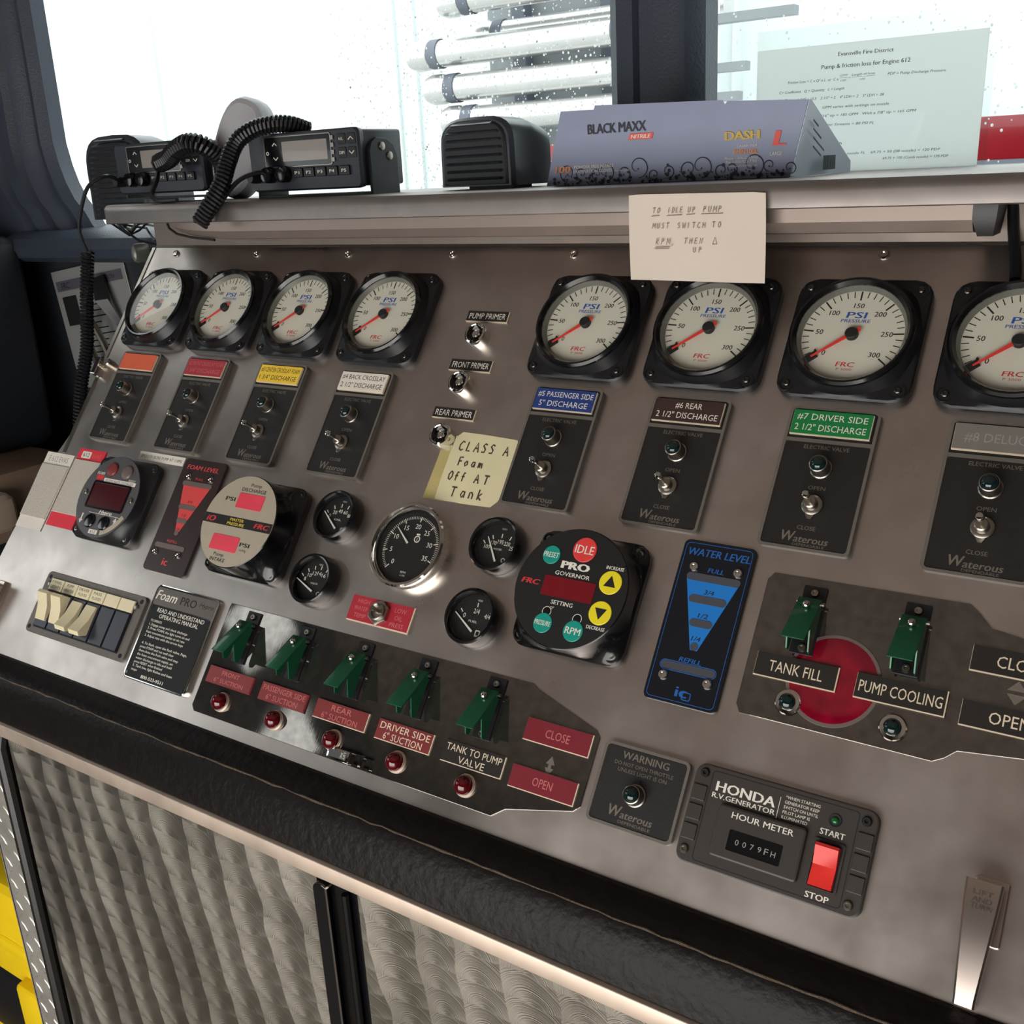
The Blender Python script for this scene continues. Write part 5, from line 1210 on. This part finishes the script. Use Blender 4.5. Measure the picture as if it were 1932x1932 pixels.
cord('coiled_cord', 'long black coiled cord hanging down left of the panel edge', [(-0.705, 0.108, 1.402), (-0.688, 0.075, 1.409), (-0.702, 0.058, 1.399), (-0.716, 0.052, 1.375), (-0.727, 0.05, 1.345), (-0.718, 0.05, 1.318)],
     [(-0.715, 0.048, 1.317), (-0.708, 0.030, 1.26), (-0.702, 0.014, 1.20), (-0.702, -0.005, 1.15), (-0.704, -0.02, 1.08), (-0.70, -0.03, 1.02)], 0.0068, 0.0046, 0.0021)
cord('coiled_cord', 'thick black coiled microphone cord arching over the shelf edge beside the middle radio', None,
     [(-0.455, 0.016, 1.350), (-0.442, 0.026, 1.372), (-0.433, 0.038, 1.394), (-0.431, 0.048, 1.414), (-0.426, 0.060, 1.436), (-0.412, 0.072, 1.448), (-0.396, 0.088, 1.453), (-0.384, 0.105, 1.452), (-0.376, 0.125, 1.445)], 0.0080, 0.0044, 0.0023,
     tail=[(-0.447, 0.026, 1.356), (-0.425, 0.05, 1.392), (-0.41, 0.07, 1.402), (-0.40, 0.085, 1.399)])
cord('coiled_cord', 'black coiled cord bunched over the right side of the left radio', [(-0.605, 0.09, 1.412), (-0.585, 0.07, 1.400), (-0.575, 0.052, 1.384), (-0.555, 0.045, 1.377), (-0.522, 0.045, 1.377)],
     [(-0.600, 0.088, 1.420), (-0.575, 0.085, 1.425), (-0.553, 0.08, 1.434), (-0.530, 0.08, 1.440), (-0.515, 0.09, 1.436), (-0.512, 0.11, 1.42), (-0.52, 0.12, 1.40)], 0.0095, 0.0046, 0.0024)

mic = thing('microphone', 'light grey hand microphone leaning behind the coiled cord', 'microphone', (-0.520, 0.128, 1.376), (R(-6), R(22), R(8)))
rings = []
for y, sx, sz, dz in ((-17, .78, .86, 0), (-14, .92, .95, 0), (-6, 1, 1, 0), (6, 1, 1, 0), (14, .9, .93, 0), (17, .72, .8, 0)):
    ring = []
    for i in range(28):
        a = 2 * math.pi * i / 28; c, s = math.cos(a), math.sin(a)
        ring.append((sx * 34 * math.copysign(abs(c) ** .75, c) * 1.05 * (1 - 0.12 * (s < 0) * abs(s)), y, 60 + sz * 60 * math.copysign(abs(s) ** .8, s)))
    rings.append(ring)
MB().loft(rings).build('shell', 'mic_grey', mic)
MB().box(31, 35, -6, 6, 45, 80, 1.5).build('talk_bar', 'black', mic); screw('screw', (0, 0), 2, 0, 'steel', mic).location = (0.01, -0.017, 0.09)
mic.children[-1].rotation_euler = (R(90), 0, 0)

def make_speaker(label, loc, w, h, dep, yaw, group):
    g = thing('speaker', label, 'speaker', loc, (0, 0, yaw), group)
    def outl(k, dz=0):
        pts = [(-w / 2 * k, 0 + dz)]
        for i in range(13):
            a = math.pi - math.pi * i / 12
            pts.append((w / 2 * k * math.copysign(abs(math.cos(a)) ** .55, math.cos(a)) * .98, (h * .62 + h * .38 * math.sin(a) ** .8) * (1 - (1 - k) * .6)))
        pts.append((w / 2 * k, 0 + dz)); return pts
    MB().loft([[(x, 0, z) for x, z in outl(.93)], [(x, 4, z) for x, z in outl(1)], [(x, dep * .5, z) for x, z in outl(.98)], [(x, dep, z) for x, z in outl(.78)]]).build('cabinet', 'speaker', g)
    MB().loft([[(x, -.5, z + 1.5) for x, z in outl(.86)], [(x, -2.2, z + 2) for x, z in outl(.82)]]).build('grille_plate', 'black', g)
    n = int(h / 7.0); mb = MB()
    for k in range(1, n):
        z = h * k / n; half = w * .36 if z < h * .62 else w * .36 * max(.35, math.sqrt(max(0, 1 - ((z - h * .62) / (h * .40)) ** 2)))
        mb.loft([[(s * half, -2.0, z - 1.6), (s * half, -6.0, z - 0.2), (s * half, -2.0, z + 1.6)] for s in (-1, 1)])
    mb.build('grille_slats', 'speaker_slat', g)
    MB().box(-w * .3, w * .3, dep * .3, dep * .7, -4, 2).build('foot', 'black', g)
    return g
SPG = 'loudspeakers on the dash'
make_speaker('black slotted loudspeaker between the radios and the glove box', (-0.147, 0.125, ZS + .003), 102, 68, 78, R(-6), SPG)
make_speaker('black slotted loudspeaker behind the left radio at the end of the shelf', (-0.790, 0.165, 1.352), 132, 112, 90, R(2), SPG)

# glove box
bx = thing('glove_box', 'lavender-grey carton of nitrile gloves lying open on the shelf', 'box', (0.0, 0.11, ZS + 0.0005))
mb = MB(1)
fr = [(-0.0515, 0), (0.192, 0), (0.2065, 0.0605), (0.136, 0.0645), (0.1335, 0.0615), (0.131, 0.0655), (0.006, 0.070), (0.0052, 0.0665), (-0.0308, 0.0672)]
mb.loft([[(x, -0.0008 - 0.004 * z / 0.07, z) for x, z in fr], [(x, 0.0008 - 0.004 * z / 0.07, z) for x, z in fr]]).build('front_panel', 'carton', bx)
MB(1).loft([[(-0.0518, 0, 0), (-0.0308, -0.004, 0.067), (-0.0302, 0.001, 0.067), (-0.0508, 0.002, 0)], [(-0.066, 0.085, 0.0), (-0.060, 0.095, 0.004), (-0.0595, 0.096, 0.004), (-0.065, 0.086, 0)]]).build('left_flap', 'cardboard', bx)
MB(1).loft([[(0.1925, 0, 0.0), (0.207, -0.003, 0.0605), (0.2078, 0.0, 0.0605), (0.1935, 0.002, 0)], [(0.206, 0.125, 0.0), (0.206, 0.125, 0.010), (0.2068, 0.126, 0.010), (0.2068, 0.126, 0)]]).build('end_panel', 'carton_side', bx)
MB(1).box(-0.05, 0.19, 0.001, 0.124, 0.0, 0.0012).box(-0.06, 0.204, 0.1235, 0.1245, 0.0, 0.012).build('back_and_base', 'cardboard', bx)
FB = Matrix.Translation((0, -1.2, 0)) @ Matrix.Rotation(R(-3.2), 4, 'X').inverted() @ FRONT
FB = Matrix.Translation((0, -1.3, 0)) @ Matrix.Rotation(R(3.3), 4, 'X') @ FRONT
Y0 = 0.4
MB().text('BLACK MAXX', 28, 49.5, .5, 8.6, 60, bold=.03, sp=.95, X=FB).build('brand_lettering', 'carton_ink', bx)
MB().prism([(40, 38), (64, 38), (65.5, 43.2), (41.5, 43.2)], 0, .3, X=FB).build('coral_flash', 'carton_pink', bx)
MB().text('NITRILE', 52.7, 40.6, .5, 3.2, 20, bold=.03, shear=.2, X=FB).text('POWDER FREE NITRILE', -19, 16.6, .5, 2.9, 43, 'L', bold=.02, shear=.15, X=FB).text('EXAMINATION GLOVES', -20, 12.4, .5, 2.9, 42, 'L', bold=.02, shear=.15, X=FB) \
    .text('by weight', 25, 12, .5, 2, 15, 'L', shear=.15, X=FB).text('ORDER ITEM', 154, 27.2, .5, 2, 18, X=FB).text('Phone 1-800-523-2055', 149, 17.5, .5, 2.2, 30, X=FB).text('Fax 1-800-523-7703', 149, 14.4, .5, 2.2, 28, X=FB).text('www.dashmedical.com', 150, 11, .5, 1.8, 27, X=FB).text('LARGE', 180, 19.5, .5, 3, 10.5, bold=.02, shear=.1, X=FB).build('white_lettering', 'ink_white', bx)
MB().text('100', -31.6, 14.8, .5, 6, 17, bold=.03, shear=.15, X=FB).text('BMN100L', 153, 22.6, .5, 3.6, 22, bold=.03, X=FB).build('orange_lettering', 'carton_orange', bx)
MB().text('DASH', 149.6, 36, .5, 7, 31, bold=.04, sp=.95, X=FB).build('gold_lettering', 'carton_gold', bx)
MB().text('L', 182.6, 32, .5, 12, 9, bold=.07, shear=.2, X=FB).build('size_letter', 'carton_pink', bx)
# scrollwork along the lower edge
random.seed(11); mb = MB()
for k in range(15):
    x, y, s, d = -28 + 15.6 * k + random.uniform(-3, 3), random.uniform(1, 6), random.uniform(5, 9), random.choice((-1, 1))
    if k in (5, 9, 12): s = 10
    pts = []
    for i in range(26):
        t = i / 25; a = math.pi * (1.55 - 2.3 * t) ; rr = s * (1 - .68 * t)
        pts.append((x + d * (rr * math.cos(a) + s * .4 * t), y + s * .95 + rr * math.sin(a), .1))
    mb.tube(pts, [0.15 + .38 * math.sin(math.pi * min(1, i / 25 + .1)) for i in range(26)], 5, X=FB, flat=.4)
    mb.lathe([(.7, .1), (.7, .3)], (pts[-1][0], pts[-1][1]), 10, X=FB)
for k in range(150):
    x = random.uniform(-46, 188); y = abs(random.gauss(0, 4.2)) + .8
    if y < 15: mb.prism(circle(x, y, random.uniform(.4, 1.7), 7, random.random()), .1, .35, X=FB)
mb.build('scrollwork', 'carton_ink', bx)
SB = Matrix.Translation((206.6, 0, 0)) @ RIGHT
mb = MB()
for k, (y0, wd) in enumerate(((8, 14), (9, 22), (10, 30), (10, 22))): mb.prism([(y0, 44 - 7 * k), (y0 + wd, 44 - 7 * k - wd * .35), (y0 + wd, 45.4 - 7 * k - wd * .35), (y0, 45.4 - 7 * k)], .9, 1.3, X=SB)
for k in range(16): mb.prism([(40 + 2.2 * k, 4), (40 + 2.2 * k + .6 + .9 * (k % 3 == 0), 4), (40 + 2.2 * k + .6 + .9 * (k % 3 == 0), 16), (40 + 2.2 * k, 16)], .9, 1.3, X=SB)
mb.build('side_print', 'ink', bx)

# sheet in a plastic sleeve on the right windshield
ws = thing('windshield_sheet', 'white printed pump and friction loss sheet in a clear sleeve on the right windshield', 'sheet', (0.0, 0.318, 1.30))
MB().prism([(82, -60), (302, -60), (304, 194.7), (82.1, 195.7)], -1.0, -.6, X=FRONT).build('backing_sheet', 'sheet', ws)
MB().prism([(80, -62), (310, -62), (311, 213.5), (82.2, 213.5)], .6, .75, X=FRONT).build('sleeve', M['sleeve'], ws)
# the sheet sits slightly turned in its sleeve
def tx(mb, t, x, y, h, w=None, sh=0.0, b=.0): return mb.text(t, x, y, -.5, h, w, 'L', sh, b, rot=R(1.5), X=FRONT)
mb = MB()
for x0, x1, y0, y1, h, t, sh, bo in ((165.4, 218.9, 185.4, 184.6, 3.5, 'Evansville Fire District', 0, .012), (149.3, 235.2, 174.7, 174, 3.9, 'Pump & friction loss for Engine 612', 0, .012),
        (115.1, 167, 163, 162.3, 2.4, 'Friction Loss = C x Q\u00b2 x L  or  C x', .2, .01), (168.1, 176.2, 165.2, 165.3, 1.9, 'GPM\u00b2', .2, 0), (169, 174.6, 160.7, 160.7, 1.9, '100', .2, 0), (177, 179, 162.9, 162.9, 1.6, 'x', 0, 0),
        (179.9, 202.6, 165.2, 165, 2.0, 'Length of hose', .2, .01), (188, 193, 160.4, 160.4, 1.8, '100', .2, 0), (214.7, 268.2, 163.2, 161.9, 2.4, 'PDP = Pump Discharge Pressure', .2, .01),
        (106.4, 173.1, 153.8, 153.4, 2.4, 'C= Coefficient   Q = Quantity   L = Length', .2, .01), (106, 212.3, 146.3, 144.7, 2.4, 'Coefficient - 1 3/4" = 15.5    2 1/2" = 2    4" LDH = .2    5" LDH = .08', .2, .01),
        (106, 217.7, 137.4, 136, 2.4, 'Fog nozzle = 100 PSI     GPM varies with settings on nozzle', .2, .01), (106, 243.8, 129.2, 127.9, 2.4, 'SB = 50 PSI   With a 15/16" tip = 185 GPM   With a 7/8" tip = 165 GPM', .2, .01),
        (106, 204.3, 121, 119.2, 2.4, 'Elevation 5 PSI           Master Streams = 80 PSI FL', .2, .01), (106, 173.4, 102, 101.6, 2.4, 'Example: 150 ft at 50\' length', .1, .01),
        (106, 268.8, 91.6, 91.1, 2.3, '15.5 x 3.24 x 1.5 x 2 = 69.75 for FL + nozzle FL    69.75 + 50 (SB nozzle) = 120 PDP', .1, .01), (215, 276.8, 85.1, 84.6, 2.3, '69.75 + 100 (Comb nozzle) = 170 PDP', .1, .01),
        (106, 253.3, 73.2, 72.2, 2.3, '200\' of hose = 25 for FL + nozzle FL    25 + 50 (SB nozzle) = 75 PDP', .1, .01)):
    mb.text(t, x0, y0, -.5, h, x1 - x0, 'L', sh, bo, rot=math.atan2(y1 - y0, x1 - x0), X=FRONT)
for x0, x1, y in ((168, 176.4, 163), (179.9, 202.6, 162.7)): mb.prism([(x0, y), (x1, y), (x1, y + .25), (x0, y + .25)], -.6, -.45, X=FRONT)
mb.build('print', 'carton_dark', ws)

# rain on the windshield, too many drops to count
random.seed(5); mb = MB(1)
def drop(x, z, r):
    n = 7; c = (x, 0.3355, z); rings = []
    for k, (f, d) in enumerate(((1, 0), (.85, .4), (.45, .75))):
        rings.append([(c[0] + r * f * math.cos(2 * math.pi * i / n), c[1] - r * d * .8, c[2] + 1.15 * r * f * math.sin(2 * math.pi * i / n)) for i in range(n)])
    mb.loft(rings)
for _ in range(2600):
    x = random.uniform(-0.52, -0.09) if random.random() < .78 else random.uniform(0.04, 0.42)
    z = random.uniform(1.36, 1.62)
    if x < -0.40 and random.random() < .55: continue
    drop(x, z, random.choice((.0006, .0008, .0011, .0014)))
rn = mb.build('rain_drops', 'drop'); tag(rn, 'rain drops covering the outside view on the windshield glass', 'rain', kind='stuff')

# ================================================================== outside: red truck with a rack of silver pipes
tk = thing('fire_truck', 'white truck with a red side stripe standing outside beyond the windshield', 'truck', (-1.0, 4.0, 0.0))
MB(1).box(-1.30, 3.0, -0.38, 1.2, 0.35, 1.50, .04).build('body', 'truck_body', tk)
MB(1).box(-1.31, 3.01, -0.40, -0.36, 1.335, 1.50, .005).build('red_stripe', 'truck_red', tk)
MB(1).box(-1.31, 3.01, -0.405, -0.37, 1.33, 1.345).build('dark_moulding', 'truck_dark', tk)
rack = thing('pipe_rack', 'grey rack panel and posts behind the silver pipes outside', 'rack', (-1.0, 4.0, 0.0))
MB(1).box(-2.05, -1.33, 0.44, 0.48, -0.3, 3.2).build('back_panel', 'truck_grey', rack)
for x in (-1.8, -1.25): MB(1).box(x - .04, x + .04, 0.36, 0.44, -0.3, 2.9).build('post', 'truck_dark', rack)
for x in (-1.1, 0.2): MB(1).lathe([(.44, 0), (.44, .22), (.36, .24), (.2, .25)], (0, 0), 28, Matrix.Translation((x + .4, -.34, .12)) @ Matrix.Rotation(R(90), 4, 'X')).build('wheel', 'rubber', tk)
for x, z, w in ((-0.36, 1.955, .34), (-0.36, 1.765, .14), (-0.36, 1.65, .11)): MB(1).box(x, x + w, -.36, -.30, z - .018, z + .018).build('ladder_rung', 'truck_grey', tk)
MB(1).box(-0.40, -0.36, -.36, -.30, 1.48, 2.3).build('ladder_rail', 'truck_body', tk)
MB(1).box(0.86, 1.02, -.3, -.1, 1.48, 2.1).build('exhaust_stack', 'truck_grey', tk)
PI_ = [(-3.03, 2.24, 'topmost silver pipe of the stack outside, cut by the upper picture edge'), (-2.96, 2.08, 'second silver pipe from the top of the stack outside'), (-3.25, 2.00, 'silver pipe reaching furthest left in the stack outside'),
       (-3.15, 1.825, 'second silver pipe from the bottom of the stack outside'), (-3.05, 1.662, 'lowest silver pipe of the stack outside, just above the loudspeaker')]
def make_pipe(lab, x, z):
    g = thing('silver_pipe', lab, 'pipe', (x, 3.98, z), (0, 0, 0), 'silver pipes stacked outside')
    X = Matrix.Rotation(R(90), 4, 'Y')
    MB(1).lathe([(.068, .20), (.068, 1.26)], n=20, X=X).build('tube', 'truck_white', g)
    for s, e in ((0, 1), (1.46, -1)):
        MB(1).lathe([(.03, s + e * .0), (.066, s + e * .012), (.078, s + e * .05), (.077, s + e * .11), (.07, s + e * .14), (.06, s + e * .15)], n=22, X=X).build('end_cap', 'truck_white', g)
        MB(1).lathe([(.074, s + e * .15), (.074, s + e * .21)], n=20, X=X).build('dark_band', 'truck_dark', g)
    return g
p0 = make_pipe(PI_[0][2], PI_[0][0], PI_[0][1])
for k, (x, z, lab) in enumerate(PI_[1:]): dup(p0, lab, (x, 4.17 if k == 0 else 3.98, z))
